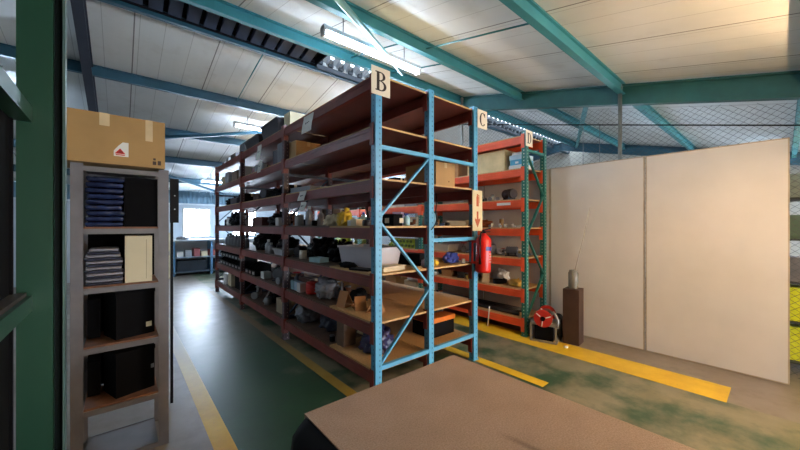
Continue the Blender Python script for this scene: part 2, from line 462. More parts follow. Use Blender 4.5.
# ------------------------------------------------------------------ racks
BH, PT = .105, .018
def beam_mesh(L, w=.045, post=.07):
    b = MB()
    b.box(-w/2, w/2, 0, L, -BH, 0); b.box(-w/2-.004, w/2+.004, 0, L, -.035, -.028)
    for y0, y1 in ((-.004, .012), (L-.012, L+.004)):
        b.box(-w/2-.008, w/2+.004, y0-.0, y1, -.17, .03)
    for y0, y1 in ((-.045, .006), (L-.006, L+.045)):
        b.box(-w/2-.016, -w/2-.009, y0, y1, -.17, .03)
    return b.mesh('rack_beam')
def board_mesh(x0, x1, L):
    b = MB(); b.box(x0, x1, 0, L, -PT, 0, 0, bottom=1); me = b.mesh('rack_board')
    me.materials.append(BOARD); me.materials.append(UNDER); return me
def post_mesh(H, s=.07):
    b = MB(); h = s/2; t = .006
    b.box(-h, h, -h, h, .008, H); b.box(-h-.015, h+.015, -h-.01, h+.01, 0, .008)
    return b.mesh('rack_post')

NB, LB, YB = 3, 2.15, 2.395
PX = [1.765, 2.445, 3.195]
LV = [.28, .71, 1.15, 1.59, 2.03, 2.51, 2.97]
H = 3.0
rackB = thing('pallet_rack', 'long double-sided blue-framed rack with red beams, signed B and C', 'rack')
pm, pmn = post_mesh(H-.0), None
pmn = pm.copy()
for i in range(NB+1):
    y = YB+i*LB
    for x in PX:
        put('upright_post', pm if i == 0 else pmn, BLUEP if i == 0 else NAVYP, rackB, (x, y, 0))
# end frame lattice
def hbar(x0, x1, y, z, par, m, s=.038):
    put('cross_brace', MB().box(x0+.035, x1-.035, y-s/2, y+s/2, z-s/2, z+s/2), m, par)
def dbar(x0, z0, x1, z1, y, par, m, s=.034):
    put('cross_brace', MB().bar((x0, y, z0), (x1, y, z1), s, s*.55), m, par)
for i in range(NB+1):
    y = YB+i*LB - (.012 if i == 0 else 0); m = BLUEB if i == 0 else NAVY
    hbar(PX[0], PX[1], y, 2.31, rackB, m); hbar(PX[1], PX[2], y, 2.31, rackB, m)
    hbar(PX[0], PX[1], y, .30, rackB, m); hbar(PX[1], PX[2], y, .30, rackB, m)
    hbar(PX[1], PX[2], y, 1.44, rackB, m)
    dbar(PX[1]-.03, 2.28, PX[0]+.03, 1.68, y, rackB, m); dbar(PX[0]+.03, 1.62, PX[1]-.03, .99, y, rackB, m); dbar(PX[1]-.03, .93, PX[0]+.03, .33, y, rackB, m)
bm_ = beam_mesh(LB-.07)
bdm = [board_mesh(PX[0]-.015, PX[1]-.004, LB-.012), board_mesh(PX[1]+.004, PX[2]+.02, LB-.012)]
DARK_BOARD = mat('#5b4636', .6, var=.3, scale=9, name='dark_brown_board')  # darker brown for the boards past the near end
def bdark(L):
    b_ = MB(); b_.box(PX[0]-.015, PX[1]-.004, 0, L, -PT, 0, 0, bottom=1); me = b_.mesh('rack_board'); me.materials.append(DARK_BOARD); me.materials.append(UNDER); return me
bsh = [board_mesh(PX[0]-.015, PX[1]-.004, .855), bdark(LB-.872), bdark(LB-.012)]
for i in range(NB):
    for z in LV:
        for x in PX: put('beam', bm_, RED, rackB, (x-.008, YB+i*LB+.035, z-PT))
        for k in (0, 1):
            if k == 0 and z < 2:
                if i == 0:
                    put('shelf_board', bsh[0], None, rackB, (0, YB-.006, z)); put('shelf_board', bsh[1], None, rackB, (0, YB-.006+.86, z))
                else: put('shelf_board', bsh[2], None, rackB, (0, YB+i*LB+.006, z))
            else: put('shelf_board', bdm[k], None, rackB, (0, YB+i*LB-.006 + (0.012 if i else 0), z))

# rack D
DX = [4.435, 4.985]
DL = [.25, .67, 1.12, 1.56, 1.98, 2.43, 2.90]
rackD = thing('pallet_rack', 'orange-beamed rack with green posts against the fence, signed D', 'rack')
pd = post_mesh(2.95)
for i in range(NB+1):
    y = YB+.02+i*LB
    for x in DX: put('upright_post', pd, GREENP, rackD, (x, y, 0))
    zz = .25
    hbar(DX[0], DX[1], y-.01, 2.68, rackD, GREENB)
    s_ = 0; z = 2.64
    while z > .5:
        za = z-.58
        dbar(DX[s_]+(.03 if s_ == 0 else -.03), z, DX[1-s_]+(.03 if s_ else -.03), za, y-.01, rackD, GREENB); s_ = 1-s_; z = za-.02
    hbar(DX[0], DX[1], y-.01, .2, rackD, GREENB)
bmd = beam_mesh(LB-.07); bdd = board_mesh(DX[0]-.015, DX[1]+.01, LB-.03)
for i in range(NB):
    for z in DL:
        for x in DX: put('beam', bmd, ORANGE, rackD, (x-.008, YB+.02+i*LB+.035, z-PT))
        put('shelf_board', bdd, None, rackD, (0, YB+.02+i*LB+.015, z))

# ------------------------------------------------------------------ items
RN = ['', 'lowest', 'second', 'third', 'fourth', 'fifth', 'sixth', 'top']
BN = ['near', 'middle', 'far']
rnd = random.Random(5)
def where(row, lv, bay): return ' on row %s %s shelf, %s bay' % (row, RN[lv], BN[bay])
def zof(row, lv): return (DL if row == 'D' else LV)[lv-1] + .0005

def carton(loc, rz, w, d, h, label, m=KRAFT, open_=False, tape=True, sticker=None, cat='box', name='cardboard_carton', group=None, side=None):
    t = thing(name, label, cat, loc, rz, group)
    b = MB(); g = .004
    if open_:
        b.box(-w/2, w/2, -d/2, d/2, 0, g)
        b.box(-w/2, w/2, -d/2, -d/2+g, g, h); b.box(-w/2, w/2, d/2-g, d/2, g, h); b.box(-w/2, -w/2+g, -d/2+g, d/2-g, g, h); b.box(w/2-g, w/2, -d/2+g, d/2-g, g, h)
        put('body', b, m, t)
        for s in (-1, 1):
            put('flap', MB().bar((0, s*(d/2), h), (0, s*(d/2+.35*d), h+.12*d), w*.96, g), m, t)
    else:
        b.box(-w/2, w/2, -d/2, d/2, 0, h); put('body', b, m, t, bevel=min(.006, h*.04))
        if tape:
            b = MB(); b.box(-.022, .022, -d/2-.001, d/2+.001, h-.0005, h+.001); b.box(-.022, .022, -d/2-.0015, -d/2-.0003, h-min(.06, h*.3), h+.001); put('tape', b, TAPE, t)
    if sticker:
        sw, sh, sm = sticker
        b = MB(); b.box(w*.15, w*.15+sw, -d/2-.002, -d/2-.0005, h*.25, h*.25+sh); b.box(-w/2-.002, -w/2-.0005, -d*.1, -d*.1+sw, h*.25, h*.25+sh)
        put('sticker', b, sm, t)
    return t
def bottle(loc, r, h, label, m, capm=WHITE, group=None, name='bottle', spray=False, cat='bottle'):
    t = thing(name, label, cat, loc, 0, group)
    put('body', MB().lathe([(0, 0), (r*.92, 0), (r, h*.03), (r, h*.62), (r*.8, h*.72), (r*.38, h*.80), (r*.36, h*.86), (0, h*.86)]), m, t)
    if spray:
        b = MB().box(-r*.9, r*.45, -r*.28, r*.28, h*.90, h); b.box(-.01, .01, -.01, .01, h*.85, h*.9); b.box(-r*.7, -r*.5, -r*.1, r*.1, h*.78, h*.9)
        put('trigger', b, capm, t)
    else: put('cap', MB().lathe([(r*.42, h*.84), (r*.42, h*.985), (r*.36, h), (0, h)]).lathe([(0, h*.84), (r*.42, h*.84)]), capm, t)
    return t
def jar(loc, r, h, label, m, lidm=WHITE, group=None, name='jar', cat='jar'):
    t = thing(name, label, cat, loc, 0, group)
    put('body', MB().lathe([(0, 0), (r*.93, 0), (r, h*.04), (r, h*.78), (r*.88, h*.85), (0, h*.85)]), m, t)
    put('lid', MB().lathe([(0, h*.84), (r*.94, h*.84), (r*.94, h*.97), (r*.88, h), (0, h)]), lidm, t)
    return t
def tin(loc, r, h, label, m, group=None, lidm=STEEL):
    t = thing('tin', label, 'tin', loc, 0, group)
    put('body', MB().lathe([(0, 0), (r*.97, 0), (r, .004), (r, h*.94), (r*.98, h*.95), (0, h*.95)]), m, t)
    put('rim', MB().lathe([(r*.8, h*.94), (r*1.02, h*.94), (r*1.02, h), (r*.85, h), (r*.8, h*.96)]), lidm, t)
    return t
def bag(loc, rx, ry, h, label, m, seed, name='plastic_bag', cat='bag', amp=.3, neck=True, rz=0, group=None):
    t = thing(name, label, cat, loc, rz, group)
    if m is BLACK: m = BAGB
    put('body', MB().lump((0, 0, 0), rx, ry, h, seed, amp+.14, freq=2.7, sub=4), m, t)
    if neck:
        b = MB(); b.tube([(0, 0, h*.80), (.01, 0, h*.95), (.03, .01, h*1.08)], [.03, .012, .035], 8)
        put('knot', b, m, t)
    return t
def tub(loc, rz, w, d, h, label, m, name='plastic_tub', cat='tub', content=None, group=None):
    t = thing(name, label, cat, loc, rz, group)
    b = MB(); k = .88; g = .006
    def ring(s, z): return [(-w/2*s, -d/2*s, z), (w/2*s, -d/2*s, z), (w/2*s, d/2*s, z), (-w/2*s, d/2*s, z)]
    R = [ring(k, 0), ring(1, h), ring(.97, h), ring(k*.97, g)]
    V = [[b.bm.verts.new(p) for p in r] for r in R]
    b.bm.faces.new(list(reversed(V[0])))
    for A, B in zip(V, V[1:]):
        for i in range(4): b.bm.faces.new((A[i], A[(i+1) % 4], B[(i+1) % 4], B[i]))
    b.bm.faces.new(V[3]); put('body', b, m, t)
    b = MB()
    for s in (-1, 1):
        b.box(-w/2-.01, w/2+.01, s*(d/2+.004)-.006, s*(d/2+.004)+.006, h-.018, h+.004); b.box(s*(w/2+.004)-.006, s*(w/2+.004)+.006, -d/2+.002, d/2-.002, h-.018, h+.004)
    put('rim', b, m, t)
    if content: put('contents', MB().lump((0, 0, .012), w*.34, d*.34, h*1.1, 3, .35), content, t)
    return t
def openbin(loc, rz, w, d, h, label, m, group=None):
    """open-fronted picking bin, low front lip facing local -x"""
    t = thing('picking_bin', label, 'bin', loc, rz, group)
    g = .005; b = MB(); b.box(-d/2, d/2, -w/2, w/2, 0, g); b.box(d/2-g, d/2, -w/2, w/2, g, h)
    for s in (-1, 1):
        y0, y1 = sorted((s*w/2, s*(w/2-g)))
        b.prism([(-d/2, g), (d/2, g), (d/2, h), (-d*.15, h), (-d/2, h*.45)], y0, y1, 'y')
    b.box(-d/2, -d/2+g, -w/2+g, w/2-g, g, h*.45); put('body', b, m, t)
    put('label_holder', MB().box(-d/2-.003, -d/2, -w*.3, w*.3, h*.12, h*.34), STEEL, t)
    return t
def papers(loc, rz, w, d, h, label, m, n=6, name='paper_stack', cat='papers', group=None, seed=1):
    t = thing(name, label, cat, loc, rz, group); r = random.Random(seed)
    th = h/n
    for i in range(n):
        a, c = r.uniform(-.012, .012), r.uniform(-.012, .012)
        put('sheet', MB().box(-w/2+a, w/2+a, -d/2+c, d/2+c, i*th, (i+1)*th-.0006), m, t, bevel=min(.002, th*.3))
    return t
def coil(loc, R, r, n, label, m, rz=0, name='cable_coil', upright=False, cat='cable', group=None):
    pts = []
    N = 18*n
    for i in range(N+1):
        a = 2*PI*i/18; rr = R*(1+.05*math.sin(a*.37+n)); z = r + (i/N)*2*r*n*.75
        pts.append((rr*math.cos(a), rr*math.sin(a), z) if not upright else (rr*math.cos(a), (z-r*n*.75)*1.0, R*1.05+r+rr*math.sin(a)))
    o = put(name, MB().tube(pts, r, 6), m, None, loc, rz); return tag(o, label, cat, group)
def rod(p0, p1, r, label, m, name='steel_pipe', cat='pipe', group=None, hollow=False):
    o = put(name, MB().tube([p0, p1], r, 10), m); return tag(o, label, cat, group)
def motor(loc, rz, s, label, m, m2=DARKM, name='small_motor', cat='motor', group=None):
    t = thing(name, label, cat, loc, rz, group)
    b = MB(); b.box(-.5*s, .5*s, -.3*s, .3*s, 0, .08*s); b.box(-.3*s, -.22*s, -.25*s, .25*s, .08*s, .3*s); b.box(.22*s, .3*s, -.25*s, .25*s, .08*s, .3*s); put('base', b, m2, t)
    b = MB(); b.tube([(-.45*s, 0, .42*s), (.4*s, 0, .42*s)], .3*s, 16)
    for k in range(6): x = (-.35+.13*k)*s; b.tube([(x, 0, .42*s), (x+.03*s, 0, .42*s)], .33*s, 16)
    put('housing', b, m, t)
    put('shaft', MB().tube([(.4*s, 0, .42*s), (.62*s, 0, .42*s)], .07*s, 10), STEEL, t)
    return t
def fitting(loc, rz, s, label, m, name='pipe_fitting', cat='fitting', group=None):
    t = thing(name, label, cat, loc, rz, group)
    put('body', MB().tube([(-.5*s, 0, .26*s), (0, 0, .26*s), (.15*s, 0, .3*s), (.2*s, 0, .75*s)], .2*s, 12), m, t)
    b = MB(); b.tube([(-.58*s, 0, .26*s), (-.48*s, 0, .26*s)], .26*s, 12); b.tube([(.2*s, 0, .74*s), (.2*s, 0, .84*s)], .26*s, 12); put('flange', b, STEEL, t)
    return t
def valve(loc, s, label, m, group=None):
    t = thing('valve', label, 'valve', loc, .6, group)
    b = MB(); b.tube([(-.5*s, 0, .25*s), (.5*s, 0, .25*s)], [.22*s, .22*s], 12); b.lathe([(.2*s, .3*s), (.16*s, .6*s), (.05*s, .62*s), (.05*s, .9*s), (0, .9*s)]); put('body', b, m, t)
    b = MB(); b.tube([(.28*s*math.cos(2*PI*i/14), .28*s*math.sin(2*PI*i/14), .9*s) for i in range(14)], .035*s, 6, closed=True)
    for a in (0, PI/2): b.bar((-.28*s*math.cos(a), -.28*s*math.sin(a), .9*s), (.28*s*math.cos(a), .28*s*math.sin(a), .9*s), .03*s, .03*s)
    put('handwheel', b, REDP, t); return t
def cloth(loc, w, d, h, label, m, seed, rz=0, name='folded_cloth', cat='cloth', group=None):
    o = put(name, MB().lump((0, 0, 0), w/2, d/2, h, seed, .35, 3, 2.8), m, None, loc, rz); return tag(o, label, cat, group)
def hangpaper(x, y, z0, z1, w, label, seed=1):
    """sheet taped to a beam face looking to -x"""
    b = MB(); n = 6; P = []
    for i in range(n+1):
        t = i/n; P.append((x - .003 - .02*t*t + .006*math.sin(t*5+seed), z1+(z0-z1)*t))
    A = [[b.bm.verts.new((px+dx, y+s*w/2 + .01*seed*(k/n), z)) for k, (px, z) in enumerate(P)] for s in (-1, 1) for dx in (0, .0015)]
    F = b.bm.faces.new
    for k in range(n):
        F((A[0][k], A[2][k], A[2][k+1], A[0][k+1])); F((A[1][k], A[1][k+1], A[3][k+1], A[3][k]))
    t = put('paper_notice', b, PAPER); tag(t, label, 'paper')
    b = MB(); zm = (z0*.45+z1*.55)
    for k in range(3):
        b.box(x-.017, x-.0155, y-w*.22+k*w*.15, y-w*.22+k*w*.15+w*.10, zm-.006-.004*k, zm+.004)
    q = put('scribble', b, mat('#4a4a52', .7), t)
    return t
def wedgebox(loc, rz, s, label, m, seed=1, name='cardboard_scrap'):
    """crumpled folded piece of corrugated card"""
    r = random.Random(seed); t = thing(name, label, 'cardboard', loc, rz)
    a = .9+r.random()*.3
    put('panel', MB().prism([(-.5*s, 0), (-.1*s, .85*s*a), (-.07*s, .85*s*a), (-.45*s, 0)], -.35*s, .35*s, 'y'), m, t)
    put('panel', MB().prism([(-.1*s, .8*s*a), (.45*s, .05*s), (.48*s, .05*s), (-.05*s, .82*s*a)], -.3*s, .33*s, 'y'), m, t)
    put('panel', MB().box(-.45*s, .5*s, -.38*s, .38*s, 0, .012), m, t)
    return t

OCC = []
def P(row, lv, x, y):
    OCC.append((row, lv, x, y)); return (x, y, zof(row, lv))
W = where
POLY = mat('#9da0aa', .2, var=.3, alpha=.8, bump=.8, bscale=28)
BAGB = mat('#0e0e13', .28, var=.3, bump=.8, bscale=30)
# ---- row B near bay
carton(P('B',6,1.985,4.40), 0, .36, .24, .24, 'tan carton beside grey one' + W('B',6,0), KRAFT)
carton(P('B',6,2.26,4.38), 0, .16, .2, .14, 'low grey carton at rear' + W('B',6,0), GREY)
papers(P('B',5,2.0,4.15), .1, .42, .5, .07, 'silvery wrapped paper pile' + W('B',5,0), mat('#8d9098', .35, .3), 7, seed=2)
carton(P('B',5,2.12,3.72), .35, .36, .26, .05, 'flattened tan carton' + W('B',5,0), CREAM, tape=False)
rod((2.22, 2.75, zof('B',5)+.022), (2.32, 3.3, zof('B',5)+.022), .021, 'long white cardboard tube lying' + W('B',5,0), WHITE, 'cardboard_tube', 'tube')
hangpaper(1.722, 3.88, 1.90, 2.02, .20, 'blank white notice hanging from fifth beam above glass jar', 1)
hangpaper(1.722, 3.86, 1.78, 1.885, .16, 'smaller white notice below another on fifth beam', .5)
hangpaper(1.722, 3.72, 2.72, 2.93, .27, 'curling white notice taped to the top red beam, near bay', 1.5)
jar(P('B',4,1.88,4.35), .06, .15, 'squat grey pot' + W('B',4,0), GREYL, GREYL)
bottle(P('B',4,1.9,4.08), .05, .26, 'tall clear plastic bottle' + W('B',4,0), POLY, WHITE)
bottle(P('B',4,2.02,3.98), .045, .22, 'smaller cloudy bottle behind clear one' + W('B',4,0), POLY, GREY)
tin(P('B',4,1.85,3.82), .035, .07, 'tiny black tin' + W('B',4,0), BLACK)
bag(P('B',4,1.98,3.52), .12, .15, .15, 'crumpled cream sack' + W('B',4,0), CREAM, 4, neck=False, name='cloth_sack')
bag(P('B',4,1.92,3.2), .08, .1, .17, 'yellow plastic bag' + W('B',4,0), YEL, 9)
carton(P('B',4,1.9,3.02), .2, .08, .06, .06, 'tiny white carton beside yellow bag' + W('B',4,0), WHITE, tape=False)
carton(P('B',4,1.88,2.88), -.1, .10, .13, .07, 'small cream carton' + W('B',4,0), CREAM, tape=False)
motor(P('B',4,2.1,2.85), .7, .16, 'small grey motor' + W('B',4,0), GREYL)
bottle(P('B',4,2.06,3.04), .035, .15, 'thin blue-white bottle' + W('B',4,0), CYAN, BLUEO)
jar(P('B',4,1.87,2.70), .045, .06, 'flat dark pot' + W('B',4,0), DARKM, DARKM)
carton(P('B',4,2.12,2.6), .1, .13, .16, .12, 'dark printed carton with cream sticker' + W('B',4,0), BLACKM, tape=False, sticker=(.06,.05,CREAM))
bottle((2.27,2.55,zof('B',4)), .035, .13, 'pale cyan spray bottle' + W('B',4,0), CYAN, BLUEO, spray=True)
carton(P('B',4,2.30,2.72), .5, .10, .10, .15, 'white and violet carton' + W('B',4,0), mat('#b4aad0'), tape=False)
motor(P('B',3,1.95,4.45), .4, .2, 'dark pump motor' + W('B',3,0), DARKM)
jar(P('B',3,1.86,4.18), .05, .11, 'white screw-top pot' + W('B',3,0), WHITE, WHITE)
bag(P('B',3,2.14,4.12), .2, .2, .3, 'bulky black bin bag at left' + W('B',3,0), BLACK, 11)
bag(P('B',3,2.14,3.63), .17, .14, .24, 'lower black bin bag in middle' + W('B',3,0), BLACK, 12)
carton(P('B',3,1.84,3.68), .15, .13, .22, .055, 'flat pale blue carton at shelf edge' + W('B',3,0), CYAN, tape=False)
OCC += [('B', 3, 2.1, 3.3), ('B', 3, 2.1, 2.75)]
tub(P('B',3,2.12,3.02), .06, .36, .68, .21, 'large translucent white plastic tub' + W('B',3,0), mat('#c7c6cf', .35, var=.05), content=None)
carton(P('B',3,1.83,2.72), .3, .13, .24, .018, 'thin black flat cover' + W('B',3,0), BLACK, tape=False, cat='cover', name='flat_cover')
cloth(P('B',3,1.85,3.02), .14, .24, .06, 'dark rag at shelf edge' + W('B',3,0), BLACKM, 5)
papers(P('B',3,2.04,2.56), .1, .30, .16, .045, 'cream folded sheets' + W('B',3,0), mat('#d9c9a6', .6), 5, seed=4)
papers(P('B',3,2.32,2.50), .2, .13, .1, .015, 'loose tan card' + W('B',3,0), KRAFT, 2, seed=7)
for k, (y, m, d_) in enumerate(((4.42, CYAN, 'left'), (4.30, mat('#a8c8dc'), 'right'))):
    carton(P('B',2,1.84,y), 0, .07, .09, .12, 'light blue carton, %s of two' % d_ + W('B',2,0), m, tape=False)
carton(P('B',2,1.83,4.17), 0, .08, .10, .12, 'white carton by red tub' + W('B',2,0), WHITE, tape=False)
carton(P('B',2,2.02,4.30), .1, .2, .3, .16, 'dark brown carton behind blue ones' + W('B',2,0), mat('#5d3a2a'), tape=True)
jar(P('B',2,1.9,3.98), .085, .15, 'red plastic tub' + W('B',2,0), REDP, REDP, name='plastic_tub', cat='tub')
bag(P('B',2,1.95,3.66), .13, .16, .24, 'cloudy grey plastic bag' + W('B',2,0), POLY, 21)
bottle(P('B',2,2.0,3.40), .05, .2, 'black plastic bottle' + W('B',2,0), BLACK, BLACK)
rod((1.93, 3.27, zof('B',2)), (1.93, 3.29, zof('B',2)+.24), .012, 'short steel pipe standing upright' + W('B',2,0), STEEL)
motor(P('B',2,2.1,3.2), .3, .2, 'black machine part' + W('B',2,0), BLACK)
for k, (x, y, r, d_) in enumerate(((1.88, 3.13, .3, 'left'), (1.93, 2.92, 1.2, 'middle'), (1.98, 2.70, 2.2, 'right'))):
    wedgebox(P('B',2,x,y), r, .17, '%s folded tan cardboard scrap' % d_ + W('B',2,0), KRAFT2, k)
bag(P('B',1,1.97,4.28), .15, .16, .27, 'clear grey plastic bag' + W('B',1,0), POLY, 31)
bag(P('B',1,2.1,3.74), .17, .17, .28, 'navy blue sack' + W('B',1,0), mat('#1a2238', .5), 32)
carton(P('B',1,1.90,3.14), .08, .16, .13, .31, 'tall brown carton' + W('B',1,0), mat('#6e5442', .7))
jar(P('B',1,1.83,3.33), .03, .07, 'small black pot' + W('B',1,0), BLACK, STEEL)
bag(P('B',1,2.06,2.78), .15, .16, .27, 'shiny purple-blue sack' + W('B',1,0), mat('#2c2c56', .3), 33)
# ---- row B middle bay
carton(P('B',7,2.0,4.66), 0, .34, .22, .25, 'beige carton at near end' + W('B',7,1), CREAM)
tub(P('B',7,2.0,5.2), 0, .5, .75, .22, 'dark grey metal tray' + W('B',7,1), mat('#3c3a42', .4, .3), name='metal_tray', cat='tray')
tub(P('B',7,2.0,6.1), 0, .5, .8, .16, 'lower flat dark tray' + W('B',7,1), mat('#38383e', .4, .3), name='metal_tray', cat='tray')
carton(P('B',6,1.92,4.78), 0, .26, .3, .30, 'grey carton at near end' + W('B',6,1), mat('#70727a', .6))
carton(P('B',6,2.0,5.15), .05, .3, .26, .26, 'darker grey carton' + W('B',6,1), mat('#4a4c56', .6))
for k, y in enumerate((5.75, 5.92, 6.08)):
    tin(P('B',6,1.86,y), .05, .14, 'silvery tin in the row of three' + W('B',6,1), GREYL, 'silvery tins on row B sixth shelf')
carton(P('B',6,2.1,6.35), 0, .3, .3, .2, 'black carton' + W('B',6,1), BLACKM)
hangpaper(1.722, 5.55, 2.66, 2.90, .2, 'white notice on top beam, middle bay', .5)
hangpaper(1.722, 5.50, 2.45, 2.64, .17, 'lower white notice on sixth beam, middle bay', 1)
carton(P('B',5,1.95,4.8), .1, .2, .26, .16, 'dark carton at near end' + W('B',5,1), BLACKM)
bag(P('B',5,2.0,5.25), .16, .2, .18, 'dark lumpy sack' + W('B',5,1), BLACKM, 41)
motor(P('B',5,1.92,5.75), .5, .24, 'dark gear motor' + W('B',5,1), DARKM)
carton(P('B',5,2.0,6.25), 0, .25, .3, .14, 'low brown carton' + W('B',5,1), mat('#4a332c', .7))
carton(P('B',4,2.0,6.1), 0, .3, .55, .15, 'long reddish brown carton' + W('B',4,1), mat('#5e2f28', .6))
bag(P('B',4,1.98,5.35), .16, .2, .2, 'black sack beside white box' + W('B',4,1), BLACK, 42)
carton(P('B',4,1.86,4.98), 0, .12, .12, .12, 'small white carton' + W('B',4,1), WHITE, tape=False)
bottle(P('B',4,1.88,4.78), .05, .2, 'grey bottle' + W('B',4,1), GREY, BLACK)
bag(P('B',3,2.08,6.15), .22, .28, .37, 'tall heap of black bin bags' + W('B',3,1), BLACK, 43)
bag(P('B',3,2.14,5.38), .16, .22, .27, 'wide black bin bag' + W('B',3,1), BLACK, 44)
for k, y in enumerate((5.35, 5.22)):
    bottle(P('B',3,1.80,y), .05, .22-.05*k, '%s silver flask' % ('taller', 'shorter')[k] + W('B',3,1), STEEL, WHITE)
tub(P('B',3,1.86,4.88), 0, .16, .4, .09, 'shallow grey tub' + W('B',3,1), GREYL)
for k, y in enumerate((6.4, 6.2, 6.0)):
    openbin(P('B',2,1.90,y), 0, .18, .28, .2, 'black picking bin in the row of three' + W('B',2,1), BLACK, 'black picking bins on row B second shelf middle bay')
carton(P('B',2,1.85,5.62), 0, .12, .16, .11, 'small white carton' + W('B',2,1), WHITE, tape=False)
motor(P('B',2,1.96,5.3), .9, .26, 'grey metal gearbox' + W('B',2,1), GREY)
fitting(P('B',2,1.9,4.95), .3, .2, 'silver elbow fitting' + W('B',2,1), STEEL)
valve(P('B',2,2.0,4.72), .2, 'dull valve with red handwheel' + W('B',2,1), GREY)
fitting(P('B',1,1.9,6.2), .8, .24, 'long silver bracket fitting' + W('B',1,1), STEEL)
rod((1.85, 5.75, zof('B',1)+.015), (2.2, 6.5, zof('B',1)+.015), .014, 'pale steel pipe lying' + W('B',1,1), STEEL)
jar(P('B',1,1.86,5.55), .06, .12, 'chrome pot' + W('B',1,1), STEEL, STEEL)
bag(P('B',1,2.12,5.6), .16, .2, .2, 'dark cloth sack' + W('B',1,1), BLACKM, 45)
carton(P('B',1,1.93,4.86), .0, .24, .34, .21, 'cream carton' + W('B',1,1), mat('#a8957c', .7))
# ---- row B far bay
carton(P('B',7,1.95,6.86), 0, .3, .34, .22, 'grey carton nearest lamp' + W('B',7,2), GREY)
carton(P('B',7,1.92,7.5), 0, .25, .4, .12, 'low grey carton' + W('B',7,2), mat('#5c5c64'))
carton(P('B',7,1.92,8.1), 0, .2, .2, .13, 'small pale carton' + W('B',7,2), GREYL)
carton(P('B',7,1.92,8.5), 0, .2, .2, .10, 'last grey carton at far end' + W('B',7,2), GREY)
carton(P('B',6,1.90,7.0), 0, .2, .16, .26, 'tall white carton' + W('B',6,2), WHITE, tape=False)
carton(P('B',6,1.95,7.5), 0, .26, .4, .22, 'brown carton' + W('B',6,2), mat('#8a7260', .7))
carton(P('B',6,1.90,8.05), 0, .2, .3, .26, 'pale grey carton' + W('B',6,2), GREYL)
carton(P('B',6,1.90,8.45), 0, .2, .2, .2, 'cream carton at far end' + W('B',6,2), CREAM)
carton(P('B',5,2.0,7.1), 0, .3, .4, .2, 'black carton at near end' + W('B',5,2), BLACKM)
carton(P('B',5,2.0,7.7), 0, .3, .5, .15, 'wide dark carton' + W('B',5,2), mat('#2a2630', .6))
bag(P('B',5,2.0,8.3), .15, .2, .2, 'dark sack at far end' + W('B',5,2), BLACKM, 51)
bag(P('B',4,1.95,7.65), .16, .2, .3, 'rounded black sack' + W('B',4,2), BLACK, 52, neck=False)
for k, y in enumerate((6.9, 7.02, 7.14)):
    bottle(P('B',4,1.88,y), .045, .2, 'grey bottle in the row of three' + W('B',4,2), GREYL, WHITE, 'grey bottles on row B fourth shelf far bay')
jar(P('B',4,1.9,8.2), .07, .2, 'white canister' + W('B',4,2), WHITE, GREY)
jar(P('B',4,1.9,8.45), .06, .14, 'black canister at far end' + W('B',4,2), BLACK, BLACK)
for k in range(7):
    y = 6.85+k*.24
    bottle(P('B',3,1.88,y), .055, .24+.03*(k % 2), 'dull grey bottle in the line of seven' + W('B',3,2), (GREY, GREYL)[0], DARKM, 'grey bottles lined along row B third shelf far bay')
for r in range(2):
    for k in range(7):
        y = 6.91+k*.252
        g = 'black picking bins on row B second shelf far bay'
        openbin((1.92, y, zof('B',2)+r*.1815), 0, .24, .3, .18, '%s black picking bin in the double row' % ('lower', 'upper')[r] + W('B',2,2), BLACK, g+(' lower row', ' upper row')[r])
carton(P('B',1,1.9,8.2), 0, .2, .3, .22, 'white carton' + W('B',1,2), WHITE)
carton(P('B',1,1.9,7.8), 0, .2, .26, .27, 'taller off-white carton' + W('B',1,2), CREAM)
carton(P('B',1,2.0,7.15), 0, .34, .7, .25, 'large black crate' + W('B',1,2), BLACKM, tape=False)
# ---- row C
carton(P('C',5,2.90,2.83), 0, .33, .52, .30, 'big tan carton with tape' + W('C',5,0), KRAFT, sticker=(.012,.015,BLACK))
bottle(P('C',4,2.72,2.62), .045, .19, 'blue spray bottle' + W('C',4,0), mat('#5f8fa6'), mat('#7a3f4a'), spray=True)
bottle(P('C',4,2.78,2.80), .03, .12, 'little pale bottle behind blue spray' + W('C',4,0), GREYL, WHITE)
fitting(P('C',4,2.88,2.68), .4, .09, 'tan bent fitting' + W('C',4,0), mat('#8a6a4a'))
jar(P('C',4,3.03,2.66), .03, .04, 'tiny dark pot' + W('C',4,0), DARKM, DARKM)
carton(P('C',3,2.52,2.74), .2, .13, .3, .13, 'black tool case' + W('C',3,0), BLACK, tape=False, name='tool_case', cat='case')
bag(P('C',3,2.52,2.50), .05, .06, .09, 'white crumpled bag' + W('C',3,0), mat('#cfc8dc'), 61, neck=False)
bag(P('C',3,2.66,2.53), .05, .05, .06, 'yellow crumpled cloth' + W('C',3,0), YEL, 62, neck=False, name='crumpled_cloth', cat='cloth')
papers(P('C',3,2.8,2.78), .3, .34, .26, .05, 'stack of tan cardboard sheets' + W('C',3,0), KRAFT, 5, seed=9)
bag(P('C',3,3.0,2.58), .10, .07, .13, 'blue plastic bag' + W('C',3,0), BLUEO, 63, neck=False)
jar(P('C',3,3.09,2.46), .022, .05, 'tiny white pot' + W('C',3,0), WHITE, WHITE)
# toolbox
t = thing('toolbox', 'black and orange open-handled toolbox' + W('C',1,0), 'toolbox', P('C',1,2.93,2.80), 0)
put('body', MB().box(-.2, .2, -.16, .16, 0, .17), BLACK, t, bevel=.008)
put('tray', MB().box(-.21, .21, -.17, .17, .171, .225), mat('#e07a26', .4), t, bevel=.006)
put('handle', MB().tube([(-.17, 0, .225), (-.17, 0, .32), (-.13, 0, .345), (.13, 0, .345), (.17, 0, .32), (.17, 0, .225)], .008, 8), STEEL, t)
put('lid', MB().box(-.19, .19, .02, .16, .226, .245), DARKM, t)
